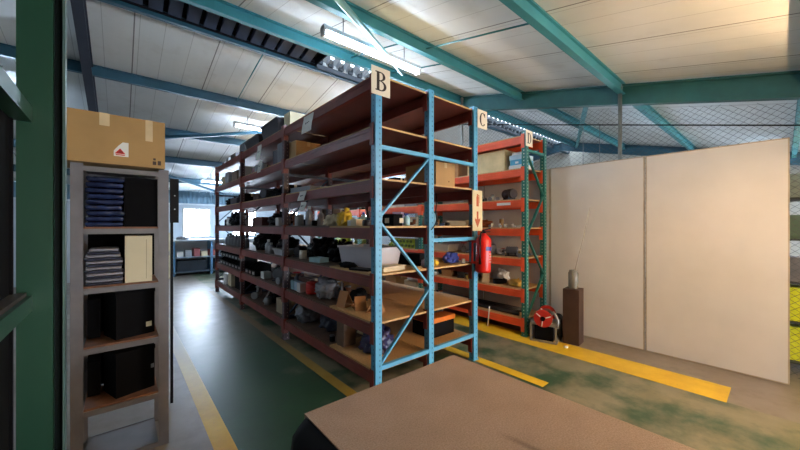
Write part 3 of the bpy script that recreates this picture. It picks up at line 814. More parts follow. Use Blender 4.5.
# C side, further bays seen through the frame
for i, (bay, ys) in enumerate(((1, 4.7), (2, 7.0))):
    for lv in (2, 4, 6):
        carton(P('C',lv,2.85,ys+.1*lv), .05*lv, .36, .34, .2+.02*lv, ('tan', 'brown', 'pale')[lv//2-1] + ' carton' + W('C',lv,bay), (KRAFT, mat('#6e5442', .7), CREAM)[lv//2-1])
    bag(P('C',5,2.85,ys+.3), .17, .2, .2, 'dark sack' + W('C',5,bay), BLACKM, 70+i)
    tin(P('C',3,2.85,ys+.9), .09, .2, 'grey paint tin' + W('C',3,bay), GREY)
# ---- row D near bay
carton(P('D',6,4.68,3.12), 0, .42, .70, .33, 'big pale tan carton' + W('D',6,0), mat('#cdb98a', .7))
Z = zof('D',6)
carton((4.66, 2.60, Z), 0, .30, .24, .07, 'white carton, lowest of the stack beside big carton' + ', row D', WHITE, tape=False)
carton((4.66, 2.59, Z+.0705), .04, .30, .22, .08, 'blue carton in middle of the small stack, row D sixth shelf', mat('#4f9fc0'), tape=False, sticker=(.05,.03,WHITE))
carton((4.66, 2.60, Z+.151), -.03, .30, .22, .07, 'pale blue carton, third in the small stack, row D sixth shelf', mat('#a9c4cf'), tape=False)
carton((4.67, 2.62, Z+.2215), 0, .2, .16, .05, 'small white carton topping the stack, row D sixth shelf', WHITE, tape=False)
carton(P('D',6,4.70,3.95), 0, .4, .5, .28, 'brown carton' + W('D',6,0), KRAFT2)
motor(P('D',5,4.62,2.78), 1.2, .24, 'dark machine head standing' + W('D',5,0), mat('#3a2a24', .4, .3), name='machine_part', cat='machine part')
fitting(P('D',5,4.55,3.05), .2, .13, 'white and black fitting' + W('D',5,0), WHITE)
fitting(P('D',5,4.55,3.22), 1.4, .12, 'black elbow fitting' + W('D',5,0), BLACK)
valve(P('D',5,4.60,3.42), .13, 'small steel valve' + W('D',5,0), STEEL)
jar(P('D',5,4.55,2.94), .03, .06, 'tiny silver pot' + W('D',5,0), STEEL, STEEL)
OCC += [('D', 5, 4.53, 3.7), ('D', 5, 4.54, 3.95)]
rod((4.52, 3.6, zof('D',5)+.015), (4.56, 4.1, zof('D',5)+.015), .014, 'short steel pipe lying' + W('D',5,0), STEEL)
bag(P('D',4,4.62,3.28), .13, .16, .13, 'rust orange cloth heap' + W('D',4,0), mat('#9a4f22', .8), 81, neck=False, name='cloth_heap', cat='cloth')
papers(P('D',4,4.68,2.66), .4, .3, .3, .04, 'loose grey sheets' + W('D',4,0), mat('#b5b0a4', .7), 4, seed=12)
for k, (x, y, s) in enumerate(((4.5, 3.02, .09), (4.52, 2.88, .08), (4.48, 2.76, .07), (4.5, 2.64, .08))):
    fitting(P('D',4,x,y), k*.9, s, 'white plastic fitting in the front line' + W('D',4,0), WHITE, group='white fittings on row D fourth shelf')
carton(P('D',4,4.66,3.8), .2, .24, .4, .12, 'white and brown carton' + W('D',4,0), CREAM)
coil(P('D',3,4.56,3.02), .075, .012, 4, 'grey cable coil standing' + W('D',3,0), GREY, .8, upright=True)
coil(P('D',3,4.62,3.30), .09, .01, 4, 'black cable coil lying' + W('D',3,0), BLACK)
motor(P('D',3,4.60,2.72), 2.0, .2, 'silver-flanged pump' + W('D',3,0), GREY, name='pump', cat='pump')
fitting(P('D',3,4.52,2.55), .5, .12, 'brass elbow' + W('D',3,0), mat('#a08a50', .35, .7))
fitting(P('D',3,4.52,2.88), 2.2, .12, 'grey steel elbow' + W('D',3,0), STEEL)
valve(P('D',3,4.66,3.7), .18, 'grey valve with red handwheel' + W('D',3,0), GREY)
tub(P('D',3,4.68,4.15), 0, .3, .4, .12, 'white shallow tub' + W('D',3,0), WHITE)
for k in range(6):
    y = 2.65+k*.27
    [lambda: cloth(P('D',2,4.6,y), .24, .22, .11, 'yellow ochre rag' + W('D',2,0), mat('#b88e34', .8), 91),
     lambda: coil(P('D',2,4.58,y), .1, .012, 3, 'black hose coil' + W('D',2,0), BLACK),
     lambda: wedgebox(P('D',2,4.6,y), .5, .16, 'pale wooden offcut' + W('D',2,0), CREAM, 3, name='wood_offcut'),
     lambda: coil(P('D',2,4.58,y), .09, .011, 3, 'yellow cable coil' + W('D',2,0), YEL),
     lambda: motor(P('D',2,4.62,y), .6, .2, 'dark steel motor' + W('D',2,0), DARKM),
     lambda: carton(P('D',2,4.62,y), .2, .24, .2, .12, 'worn brown carton' + W('D',2,0), KRAFT2)][k]()
bag(P('D',2,4.84,3.05), .1, .12, .2, 'white wrapped bundle at rear' + W('D',2,0), WHITE, 92, neck=False, name='wrapped_bundle', cat='bundle')
for k in range(4):
    rod((4.5+.1*k, 2.55+.1*(k % 2), zof('D',1)+.03), (4.54+.08*k, 4.3, zof('D',1)+.03), .028-.004*(k % 2), 'long dark pipe in the bundle' + W('D',1,0), DARKM, group='dark pipes on row D lowest shelf')
coil(P('D',1,4.66,4.42), .07, .012, 3, 'black rope coil beside dark pipes' + W('D',1,0), BLACK, name='rope_coil', cat='rope')
rod((4.37, 3.0, .02), (4.385, 2.98, .33), .009, 'short white rod leaning on the lowest orange beam', WHITE, 'white_rod', 'rod')
# green-yellow round cans stacked on their sides, D middle bay
def lying_can(loc, label, group):
    t = thing('lying_bottle', label, 'bottle', loc, 0, group)
    m_ = MB().tube([(0, 0, .052), (.2, 0, .052)], .05, 14); put('body', m_, LIME, t)
    put('cap', MB().tube([(-.03, 0, .052), (-.001, 0, .052)], [.026, .032], 12), mat('#5f7a24'), t)
    return t
for r in range(2):
    for k in range(8 - r):
        lying_can((4.50, 4.86+.105*k+.0525*r, zof('D',3)+r*.0925), 'yellow-green bottle lying in the two-high pile' + W('D',3,1), 'yellow-green bottles piled on row D third shelf')
carton(P('D',3,4.55,4.72), 0, .16, .1, .2, 'dark green carton' + W('D',3,1), mat('#2f5a3c'), tape=False)
bag(P('D',3,4.7,7.9), .15, .28, .28, 'lime green plastic sack' + W('D',3,2), LIME, 95, neck=False)
bag(P('D',3,4.7,7.1), .14, .16, .25, 'olive green sack' + W('D',3,2), mat('#6d7a3a'), 96, neck=False)
names = ['tan carton', 'grey carton', 'white carton', 'brown carton', 'dark carton', 'cream carton']
cols = [KRAFT, GREY, WHITE, KRAFT2, BLACKM, CREAM]
for lv in (1, 2, 4, 5, 6):
    for bay in (1, 2):
        for q in range(3):
            y = YB+.02+bay*LB+.38+q*.66; i = (lv*2+bay*3+q) % 6
            carton(P('D',lv,4.68,y), .06*(q-1), .34, .4-.05*(q % 2), .16+.04*((lv+q) % 3), names[i] + W('D',lv,bay), cols[i])

# smaller clutter filling the shelves
OCC += [('D', 4, 4.66, 3.66), ('D', 4, 4.66, 3.94), ('D', 3, 4.68, 4.0), ('D', 3, 4.68, 4.3), ('D', 4, 4.75, 2.72), ('D', 4, 4.6, 2.56), ('D', 5, 4.53, 3.7), ('D', 5, 4.54, 3.95), ('B', 5, 2.2, 2.9), ('B', 5, 2.3, 3.2),
        ('B', 3, 1.9, 2.85), ('C', 3, 2.8, 2.95), ('D', 4, 4.68, 4.18), ('D', 3, 4.55, 4.55), ('B', 3, 2.1, 6.4), ('B', 3, 2.1, 5.9)]
CC = [('slate', mat('#3c4048')), ('rusty', mat('#7a4526', .7)), ('pale', mat('#b8b4aa')), ('black', BLACKM), ('tan', KRAFT), ('white', WHITE), ('steel', STEEL), ('dark green', mat('#2c4a38')), ('maroon', mat('#5a2226')), ('ochre', mat('#a07a34')), ('dull blue', mat('#3a5a80')), ('off-white', CREAM)]
KK = ['tin', 'jar', 'carton', 'motor', 'fitting', 'valve', 'rag', 'coil']
def clutter(row, lv, bay, xr, yr, n, seed, dmin=.22, kinds=None):
    r = random.Random(seed); used = set(); tries = 0
    bpy.context.view_layer.update(); zl = zof(row, lv); rects = []
    for o_ in COL.objects:
        if o_.type != 'MESH' or (o_.parent and o_.parent in (rackB, rackD)): continue
        q = [o_.matrix_world @ Vector(c_) for c_ in o_.bound_box]
        if min(p_.z for p_ in q) < zl+.15 and max(p_.z for p_ in q) > zl+.002:
            rects.append((min(p_.x for p_ in q), max(p_.x for p_ in q), min(p_.y for p_ in q), max(p_.y for p_ in q)))
    taken = [(x, y) for (a, l, x, y) in OCC if a == row and l == lv]
    while n and tries < 900:
        tries += 1; x, y = r.uniform(*xr), r.uniform(*yr)
        g_ = .082
        if any(x+g_ > a_ and x-g_ < b_ and y+g_ > c_ and y-g_ < d_ for a_, b_, c_, d_ in rects): continue
        if any(abs(x-a) < dmin*.85 and abs(y-b_) < dmin*.9 for a, b_ in taken): continue
        k = r.choice(kinds or KK); c, m = r.choice(CC)
        if (k, c) in used: continue
        used.add((k, c)); taken.append((x, y)); n -= 1; OCC.append((row, lv, x, y))
        L = (x, y, zof(row, lv)); w_ = W(row, lv, bay)
        if k == 'tin': tin(L, .035+.015*r.random(), .09+.05*r.random(), 'small %s tin' % c + w_, m)
        elif k == 'jar': jar(L, .035+.012*r.random(), .08+.05*r.random(), 'little %s jar' % c + w_, m, GREY)
        elif k == 'carton': carton(L, r.uniform(-.3, .3), .11, .11+.03*r.random(), .06+.06*r.random(), 'small plain %s carton' % c + w_, m, tape=False)
        elif k == 'motor': motor(L, r.uniform(0, 3), .11+.03*r.random(), 'small %s machine part' % c + w_, m, name='machine_part', cat='machine part')
        elif k == 'fitting': fitting(L, r.uniform(0, 6), .10+.03*r.random(), 'small %s elbow piece' % c + w_, m)
        elif k == 'valve': valve(L, .11, '%s valve with red wheel' % c + w_, m)
        elif k == 'rag': cloth(L, .13, .13, .06, 'crumpled %s rag' % c + w_, m, seed+n, name='rag')
        else: coil(L, .05, .008, 3, 'small %s cable coil' % c + w_, m)
bx = lambda i: (YB+i*LB+.18, YB+(i+1)*LB-.18)
for bay, cnt in ((0, (3, 3, 5, 5, 3, 3)), (1, (4, 5, 4, 5, 5, 3)), (2, (2, 0, 0, 3, 3, 2))):
    for lv in range(1, 7):
        yr = (3.3, bx(0)[1]) if (bay == 0 and lv <= 2) else bx(bay)
        if cnt[lv-1]: clutter('B', lv, bay, (1.86, 2.28), yr, cnt[lv-1], 100+lv*7+bay)
clutter('C', 4, 0, (2.65, 3.05), (2.9, 3.6), 3, 301); clutter('C', 3, 0, (2.65, 3.0), (3.05, 4.2), 3, 302)
for lv in range(2, 6): clutter('D', lv, 0, (4.50, 4.82), bx(0), 10, 400+lv, .12)

tag(put('shelf_tag', MB().box(4.387, 4.390, 2.62, 2.85, 1.895, 1.935), PAPER), 'white card tag on the orange beam of row D fifth shelf', 'tag')
# fire extinguisher, its sign and the row signs
def serif(ch, cx, cz, h, y, mb):
    """serif capital drawn as solid pieces in the xz plane, front at y"""
    w = h*.72; s = h*.17; th = .002; x0 = cx-w/2
    def arc(ox, oz, rx, rz, a0, a1, t0, n=14, thin=.25):
        for i in range(n):
            a, b_ = a0+(a1-a0)*i/n, a0+(a1-a0)*(i+1)/n
            def tk(u): return t0*(thin+(1-thin)*abs(math.cos(u)))
            q = [(ox+rx*math.cos(a), oz+rz*math.sin(a)), (ox+rx*math.cos(b_), oz+rz*math.sin(b_)),
                 (ox+(rx-tk(b_))*math.cos(b_), oz+(rz-tk(b_)*.8)*math.sin(b_)), (ox+(rx-tk(a))*math.cos(a), oz+(rz-tk(a)*.8)*math.sin(a))]
            mb.prism(q, y-th, y, 'y')
    R = lambda a, b_, c, d: mb.box(a, b_, y-th, y, c, d)
    z0 = cz-h/2; z1 = cz+h/2
    if ch in 'BD':
        R(x0+w*.12, x0+w*.12+s, z0, z1); R(x0, x0+w*.5, z0, z0+h*.06); R(x0, x0+w*.5, z1-h*.06, z1)
    if ch == 'B':
        R(x0+w*.3, x0+w*.55, cz-h*.0, cz+h*.06)
        arc(x0+w*.48, z0+h*.77, w*.42, h*.23, -PI/2, PI/2, s); arc(x0+w*.48, z0+h*.27, w*.52, h*.27, -PI/2, PI/2, s)
    if ch == 'D': arc(x0+w*.45, cz, w*.55, h*.5, -PI/2, PI/2, s)
    if ch == 'C':
        arc(cx+w*.05, cz, w*.52, h*.5, PI*.25, PI*1.75, s); R(x0+w*.86, x0+w*.93, z1-h*.3, z1-h*.02)
SIGNM = mat('#e3d9c6', .6, var=.05); INK = mat('#2d2320', .6, var=.05)
for ch, x, y, z, w, h, lb, lh in (('B', 1.775, 2.345, 2.885, .21, .25, 'cream square sign with letter B on blue rack corner', .17),
                         ('C', 3.30, 2.345, 2.865, .19, .22, 'cream square sign with letter C on blue rack post', .16), ('D', 4.455, 2.365, 2.84, .19, .23, 'cream square sign with letter D on orange rack', .15)):
    s = put('row_sign', MB().box(x-w/2, x+w/2, y-.004, y, z-h/2, z+h/2), SIGNM); tag(s, lb, 'sign')
    b = MB(); serif(ch, x, z, lh, y-.004, b); put('letter', b, INK, s)
t = thing('extinguisher_sign', 'cream upright sign with red extinguisher symbol and down arrow', 'sign', (3.21, 2.35, 1.53))
put('panel', MB().box(-.095, .095, -.004, 0, 0, .48), mat('#cfc29a', .5, var=.06), t)
b = MB(); b.box(-.022, .022, -.006, -.004, .29, .40); b.prism([(-.022, .40), (.022, .40), (.01, .42), (-.01, .42)], -.006, -.004, 'y'); b.box(-.012, .012, -.006, -.004, .42, .435); b.box(.012, .034, -.006, -.004, .415, .423); b.box(.03, .036, -.006, -.004, .33, .42)
put('symbol', b, mat('#a8502c', .6), t)
b = MB(); b.box(-.016, .016, -.006, -.004, .13, .23); b.prism([(-.05, .16), (0, .07), (.05, .16), (.05, .125), (0, .04), (-.05, .125)], -.006, -.004, 'y')
b.prism([(-.045, .14), (.045, .14), (0, .06)], -.0062, -.004, 'y')
put('arrow', b, mat('#a8502c', .6), t)
t = thing('fire_extinguisher', 'red fire extinguisher hung on the blue post under its sign', 'fire extinguisher', (3.195, 2.262, 1.05), rot=(0, .045, 0)); t.scale = (1.06, 1.05, 1)
put('cylinder', MB().lathe([(0, .01), (.07, 0), (.082, .015), (.084, .03), (.084, .36), (.078, .39), (.05, .425), (.026, .44), (.024, .455), (0, .455)], seg=28), mat('#cc1c12', .28, var=.05), t)
b = MB(); b.lathe([(0, .45), (.024, .45), (.024, .48), (0, .48)]); b.bar((-.02, 0, .485), (.09, -.02, .515), .02, .012); b.bar((-.02, 0, .47), (.08, -.02, .475), .02, .01); put('valve_head', b, BLACK, t)
put('hose', MB().tube([(-.02, 0, .47), (-.08, -.02, .46), (-.105, -.03, .38), (-.10, -.03, .2), (-.098, -.03, .1)], [.009]*4+[.014], 8), BLACK, t)
b = MB()
for i in range(8):
    a0 = -PI/2-.62+.155*i; a1 = a0+.155; r = .0855
    b.prism([(r*math.cos(a0), r*math.sin(a0)), (r*math.cos(a1), r*math.sin(a1)), (.084*math.cos(a1), .084*math.sin(a1)), (.084*math.cos(a0), .084*math.sin(a0))], .255, .30, 'z')
put('blue_band', b, mat('#2b3a8c', .4), t, label='blue band with white lettering marks')
b = MB(); r = .0865
for row, (za, zb) in enumerate(((.12, .135), (.15, .165), (.18, .195), (.21, .225))):
    for i in range(5):
        a0 = -PI/2-.1+.14*i; a1 = a0+.10
        b.prism([(r*math.cos(a0), r*math.sin(a0)), (r*math.cos(a1), r*math.sin(a1)), (.084*math.cos(a1), .084*math.sin(a1)), (.084*math.cos(a0), .084*math.sin(a0))], za, zb, 'z')
put('lettering', b, mat('#dcc6c0', .5), t)
b = MB(); b.box(-.11, -.086, -.02, .08, .10, .13); b.box(-.11, -.086, -.02, .08, .34, .37); b.box(-.11, -.10, .06, .08, .1, .37); put('bracket', b, REDP, t)
o = put('hanging_wire', MB().tube([(2.49, 2.34, 1.93), (2.50, 2.335, 1.85), (2.485, 2.34, 1.74), (2.50, 2.335, 1.66), (2.47, 2.335, 1.6), (2.42, 2.34, 1.55)], .006, 6), BLACK); tag(o, 'thin black and white wire tied round the middle blue post', 'wire')

# ------------------------------------------------------------------ fence and panels
FX = 5.2
b = MB(); r = .0018; sl = .8125; ya, yb = -2.2, 9.0
def top(y): return roof(y)-.33
def clipline(y0, z0, sgn):
    # line z = z0 + sl*sgn*(y-y0); sample for valid interval
    pts = []
    N = 160
    for i in range(N+1):
        y = ya+(yb-ya)*i/N; z = z0+sl*sgn*(y-y0)
        if .03 <= z <= top(y): pts.append((y, z))
    return (pts[0], pts[-1]) if len(pts) > 1 else None
y = ya-6
while y < yb+6:
    for sgn in (1, -1):
        s = clipline(y, 0, sgn)
        if s: b.tube([(FX+sgn*r*.6, s[0][0], s[0][1]), (FX+sgn*r*.6, s[1][0], s[1][1])], r, 3, caps=False)
    y += .08
fence = thing('mesh_fence', 'chain-link mesh fence with steel poles behind the panels and rack D', 'fence', (FX, 3, 0))
mo = put('wire_mesh', b, mat('#4a5052', .4, .5), fence, (-FX, -3, 0))
for y in (-1.3, 1.43, 4.12, 6.85):
    put('pole', MB().tube([(0, 0, 0), (0, 0, roof(y)-.04)], .024, 12).tube([(0, 0, roof(y)-.10), (0, 0, roof(y)-.07)], .030, 12), GALV, fence, (-.075 + .008, y-3, 0))
o = put('roof_cable', MB().tube([(5.15, -2.2, roof(-2.2)-.58), (5.15, RY, roof(RY)-.58)], .008, 6), BLACK); tag(o, 'black cable strung along the mesh below the rafter', 'cable')
PANEL = mat('#cbc9c6', .5, var=.05, scale=2.5, bump=.05, bscale=6); EDGE = mat('#8f806c', .7, var=.4, scale=20)
for (y0, y1, dx, lb) in ((-.045, 1.13, 0, 'large white panel with grubby edges at far right'), (1.145, 2.34, .0, 'large white panel behind the wooden box'),
                         (2.35, 3.56, .002, 'white panel standing behind rack D, near one'), (3.58, 4.78, .002, 'white panel standing behind rack D, farther one')):
    t = thing('wall_panel', lb, 'panel', (5.08+dx, (y0+y1)/2, .004)); hw = (y1-y0)/2; e = .012
    put('face', MB().box(-.015, .02, -hw+e, hw-e, e, 2.47-e), PANEL, t)
    b = MB(); b.box(-.016, .021, -hw, -hw+e, 0, 2.47); b.box(-.016, .021, hw-e, hw, 0, 2.47); b.box(-.016, .021, -hw+e, hw-e, 0, e); b.box(-.016, .021, -hw+e, hw-e, 2.47-e, 2.47)
    put('edge_strip', b, mat('#a59a88', .65, var=.25, scale=6), t, label='grubby worn edging', bevel=.003)
# wooden box, jar, stick, reel machine
t = thing('wooden_box', 'tall dark brown wooden box standing before the white panel', 'box', (4.70, 1.86, 0), .12)
b = MB(); b.box(-.115, .115, -.1, .1, 0, .735); put('body', b, mat('#3f2a20', .6, var=.3, scale=4), t, bevel=.004)
t = thing('glass_jar', 'dusty glass jar on the tall brown wooden box', 'jar', (4.70, 1.86, .7355))
b = MB(); b.lathe([(0, 0), (.058, 0), (.062, .01), (.062, .21), (.05, .235), (.05, .25), (.045, .25), (.045, .232), (.057, .208), (.057, .012), (0, .01)]); put('body', b, mat('#8c8a80', .2, var=.3, alpha=.75), t)
put('contents', MB().lathe([(0, .012), (.055, .013), (.05, .12), (0, .14)]), mat('#5f5a50', .7), t)
o = put('thin_rod', MB().tube([(4.705, 1.86, .90), (4.87, 1.81, 1.36), (5.03, 1.765, 1.85)], [.007, .006, .005], 6), mat('#a09a90', .4)); tag(o, 'long thin rod leaning from the jar to the white panel', 'rod')
t = thing('cable_reel', 'red and silver reel machine on a metal stand beside green rack post', 'machine', (4.52, 2.16, 0), -1.3)
m = mat('#8d877c', .5, .3, var=.3, scale=14)
b = MB()
for s in (-1, 1):
    y0, y1 = sorted((s*.15, s*.162))
    for (p, q) in (((-.17, 0), (-.145, .26)), ((.145, 0), (.17, .26))): b.box(p[0], q[0], y0, y1, p[1], q[1])
    b.box(-.17, .17, y0, y1, 0, .03); b.box(-.17, .17, y0, y1, .23, .26)
b.box(-.17, -.15, -.15, .15, 0, .02); b.box(.15, .17, -.15, .15, 0, .02); b.box(-.17, .17, -.15, .15, .262, .27)
put('stand', b, m, t); put('motor_box', MB().box(-.12, .12, -.12, .14, .022, .22), BLACK, t, bevel=.01)
def ax(y0, y1, rr, seg=24): return MB().tube([(0, y0, .33), (0, y1, .33)], rr, seg)
put('drum', ax(-.14, .14, .075), STEEL, t)
for y0, y1 in ((-.175, -.155), (.13, .15)):
    d = put('flange', ax(y0, y1, .118, 28), mat('#b5281c', .4, var=.15), t)
    b = MB()
    for k in range(3):
        a = k*2*PI/3+.4; b.bar((math.cos(a)*.04, y0-.003, .33+math.sin(a)*.04), (math.cos(a)*.105, y0-.003, .33+math.sin(a)*.105), .012, .016, (0, 1, 0))
    put('spoke', b, WHITE, d)
put('hub', MB().tube([(0, -.2, .33), (0, -.13, .33)], .03, 14), BLACK, t)
b = MB(); b.tube([(.05, .0, .40), (.13, -.05, .38), (.165, -.04, .30), (.17, -.08, .20)], .02, 10); b.tube([(.12, .05, .28), (.17, .0, .24)], .03, 10); put('spout', b, STEEL, t)
cloth((4.86, 2.12, 0), .2, .24, .3, 'dark oily rag heap between reel machine and panel', mat('#3a3230', .8), 7, name='rag_heap')
cloth((4.62, 1.98-.12, 0) if False else (4.42, 1.84, 0), .06, .05, .025, 'scrap of white paper on the yellow line by the reel machine', PAPER, 8, name='paper_scrap', cat='paper')

# ------------------------------------------------------------------ foreground table
TZ = .80
t = thing('work_table', 'large low table with brown textured top and black padded side', 'table', (1.05, .45, 0))
b = MB(); b.box(.592, 1.56, -.45, 1.318, TZ-.035, TZ); put('table_top', b, top_mat(), t, (-1.05, -.45, 0), bevel=.004)
b = MB()
prof = [(.60, .06), (.545, .08), (.515, .16), (.508, .70), (.515, .748), (.54, .775), (.575, .79), (.600, TZ-.002)]
yfr = [(-.45, 0), (1.24, 0), (1.285, .012), (1.31, .05), (1.316, .092)]
rows = []
for y, ins in yfr: rows.append([b.bm.verts.new((min(x+ins*(1 if i < 7 else 0), .60), y, z)) for i, (x, z) in enumerate(prof)])
for A, B in zip(rows, rows[1:]):
    for i in range(len(prof)-1):
        try: f = b.bm.faces.new((A[i], A[i+1], B[i+1], B[i])); f.smooth = True
        except ValueError: pass
put('padded_side', b, mat('#070709', .7, var=.3, scale=12), t, (-1.05, -.45, 0))
put('body', MB().box(.60, 1.54, -.44, 1.30, .10, TZ-.036), mat('#1b181a', .6), t, (-1.05, -.45, 0))
for x in (.66, 1.48):
    for y in (-.38, 1.24): put('leg', MB().box(x-.035, x+.035, y-.035, y+.035, 0, .10), BLACK, t, (-1.05, -.45, 0))

# ------------------------------------------------------------------ left steel shelf with carton and boxes
LGREY = mat('#6b686a', .5, var=.15, scale=8)
t = thing('steel_shelf', 'narrow grey steel shelf unit with wooden boards at left', 'shelf', (0, 0, 0))
for x0 in (-.244, .208):
    for y0, s in ((2.93, 1), (3.33, -1)):
        b = MB(); b.box(x0, x0+.06, y0, y0+.004*s if s > 0 else y0, 0, 2.0) if False else None
        ya_, yb_ = (y0, y0+.006) if s > 0 else (y0-.006, y0)
        b.box(x0, x0+.06, ya_, yb_, 0, 2.0)
        xs = x0 if x0 < 0 else x0+.054
        yc, yd = (y0+.006, y0+.045) if s > 0 else (y0-.045, y0-.006)
        b.box(xs, xs+.006, yc, yd, 0, 2.0)
        put('corner_post', b, LGREY, t)
SL = [.035, .385, .79, 1.185, 1.575, 1.985]
WB = mat('#7a4f34', .65, var=.35, scale=12)
for i, z in enumerate(SL):
    b = MB(); b.box(-.184, .208, 2.932, 2.944, z-.035, z)
    put('shelf_rail', b, LGREY, t); put('shelf_rail', MB().box(-.184, .208, 3.316, 3.328, z-.035, z), LGREY, t)
    if i in (0, 5): put('shelf_plate', MB().box(-.184, .208, 2.944, 3.316, z-.012, z-.004), LGREY, t)
    if 0 < i < 5: put('wooden_board', MB().box(-.184, .208, 2.946, 3.314, z-.006, z+.012), WB, t)
put('back_panel', MB().box(-.19, .214, 3.332, 3.338, .40, 1.98), mat('#0a0a0c', .9), t)
def sz(i): return SL[i]+.0125
TBX = (0, 3.13)
t = thing('cardboard_carton', 'large brown carton with red triangle label atop the grey shelf unit', 'box', (-.045, 3.06, 2.0005))
put('body', MB().box(-.285, .285, -.2, .2, 0, .325), mat('#a88452', .75, var=.12, scale=4), t, bevel=.006)
b = MB(); b.box(-.06, -.01, -.2015, -.2005, .245, .327); b.box(-.06, -.01, -.2, .2, .3255, .3265); put('tape', b, mat('#cdb48c', .4), t)
b = MB(); b.box(.175, .215, -.2015, -.2005, .18, .3265); put('tape', b, mat('#cdb48c', .4), t)
b = MB().prism([(.01, .055), (.085, .055), (.085, .15), (.055, .15), (.03, .12), (.01, .09)], -.2015, -.2005, 'y'); lbp = put('sticker', b, PAPER, t, label='white label with red triangle mark')
b = MB().prism([(.015, .072), (.042, .108), (.070, .072)], -.2025, -.2016, 'y'); b.box(.02, .066, -.2025, -.2016, .062, .068); put('red_mark', b, REDP, lbp)
b = MB().prism([(.028, .078), (.042, .098), (.046, .088), (.05, .095), (.058, .078)], -.203, -.2026, 'y'); put('peak_mark', b, mat('#8a1a14'), lbp)
b = MB(); b.box(.215, .235, -.2015, -.2005, .02, .045); b.box(.218, .232, -.2015, -.2005, .052, .066); b.box(.243, .262, -.2015, -.2005, .02, .05); put('printed_mark', b, mat('#3c281c'), t)
# folded stacks
def folded(w, d, h, seed):
    b = MB(); n1, n2, n3 = 10, 12, 3
    def pt(i, j, k):
        u, v, t_ = i/n1*2-1, j/n2*2-1, k/n3
        e = 1-.06*(2*t_-1)**2
        q = Vector((u*w/2*e, v*d/2*e, t_*h)); o_ = Vector((seed*2.1, seed*.7, 0))
        q.x += .006*noise.noise(q*30+o_); q.y += .008*noise.noise(q*25+o_*2)
        if k == n3: q.z -= .25*h*(abs(noise.noise(q*22+o_))+ .6*max(abs(u), abs(v))**6)
        return q
    G = {}
    def V(i, j, k):
        if (i, j, k) not in G: G[(i, j, k)] = b.bm.verts.new(pt(i, j, k))
        return G[(i, j, k)]
    def F(*a): f = b.bm.faces.new([V(*x) for x in a]); f.smooth = True
    for i in range(n1):
        for j in range(n2): F((i,j,n3),(i+1,j,n3),(i+1,j+1,n3),(i,j+1,n3)); F((i,j,0),(i,j+1,0),(i+1,j+1,0),(i+1,j,0))
    for k in range(n3):
        for i in range(n1): F((i,0,k),(i+1,0,k),(i+1,0,k+1),(i,0,k+1)); F((i,n2,k),(i,n2,k+1),(i+1,n2,k+1),(i+1,n2,k))
        for j in range(n2): F((0,j,k),(0,j,k+1),(0,j+1,k+1),(0,j+1,k)); F((n1,j,k),(n1,j+1,k),(n1,j+1,k+1),(n1,j,k+1))
    return b
NAVYC = mat('#222c4c', .25, var=.35, scale=14); 
for i in range(9):
    z = sz(4)+i*.038
    o = put('folded_overall', folded(.19, .3, .0375, i+2), NAVYC, None, (-.084+.004*(i % 3), 3.10, z)); tag(o, 'plastic-wrapped dark navy garment in the stack on the grey shelf', 'clothes', 'wrapped navy garments on the upper grey shelf')
STR = [mat('#2a2f44', .6, var=.3, scale=20), mat('#8d8d96', .6, var=.3, scale=20)]
for i in range(12):
    z = sz(3)+i*.0205
    o = put('folded_garment', folded(.185-.012*max(0, i-8), .29, .0204, i+22), STR[i % 2], None, (-.084+.003*(i % 4)-.001*i, 3.10, z)); tag(o, '%s folded garment in the stack beside the cream binder' % ('dark navy', 'pale grey')[i % 2], 'clothes', ('dark', 'pale')[i % 2] + ' folded garments beside the cream binder')
BLK = mat('#060609', .8, var=.2)
carton((.112, 3.09, sz(4)), 0, .185, .26, .345, 'tall black box beside wrapped navy garments on the grey shelf', BLK, tape=False, name='storage_box')
t = thing('box_file', 'cream box file standing beside the folded garments', 'file', (.098, 3.06, sz(3)), 0)
put('body', MB().box(-.075, .075, -.1, .12, 0, .325), mat('#c6bb9c', .55, var=.05), t, bevel=.004)
put('spine_seam', MB().box(.04, .043, -.1015, -.1, .02, .30), mat('#8f866c', .6), t)
for i, (k, lb) in enumerate(((2, 'black box with small cream sticker on the grey shelf'), (1, 'black box on the lowest wooden board of the grey shelf'))):
    w_ = thing('storage_box', lb, 'box', (.05, 3.13, sz(k)), .32)
    put('body', MB().box(-.115, .115, -.11, .11, 0, .30 if k == 2 else .28), BLK, w_, bevel=.004)
    put('lid', MB().box(-.118, .118, -.113, .113, .3005 if k == 2 else .2805, .33 if k == 2 else .31), BLK, w_, bevel=.003)
    if k == 2: put('sticker', MB().box(.06, .095, -.1125, -.111, .05, .085), CREAM, w_)
    else: put('clasp', MB().box(.09, .11, -.1125, -.111, .14, .17), GREY, w_)
    w2 = carton((-.144, 3.23, sz(k)), 0, .066, .16, .27-.03*i, ('black box at rear left of the stickered one' if k == 2 else 'black box at rear left of the lowest board'), BLACKM, tape=False, name='storage_box')
# black board behind shelf & second one low
t = thing('slotted_board', 'black slotted panel projecting behind the grey shelf post', 'panel', (.365, 3.52, 1.62))
put('board', MB().box(-.035, .03, -.01, .01, 0, .39), BLACK, t); put('rivet', MB().tube([(.0, -.012, .24), (.0, -.01, .24)], .006, 8).tube([(.0, -.012, .12), (.0, -.01, .12)], .006, 8), STEEL, t)
put('stand', MB().box(-.03, -.01, .0, .02, -1.60, 0), BLACK, t)


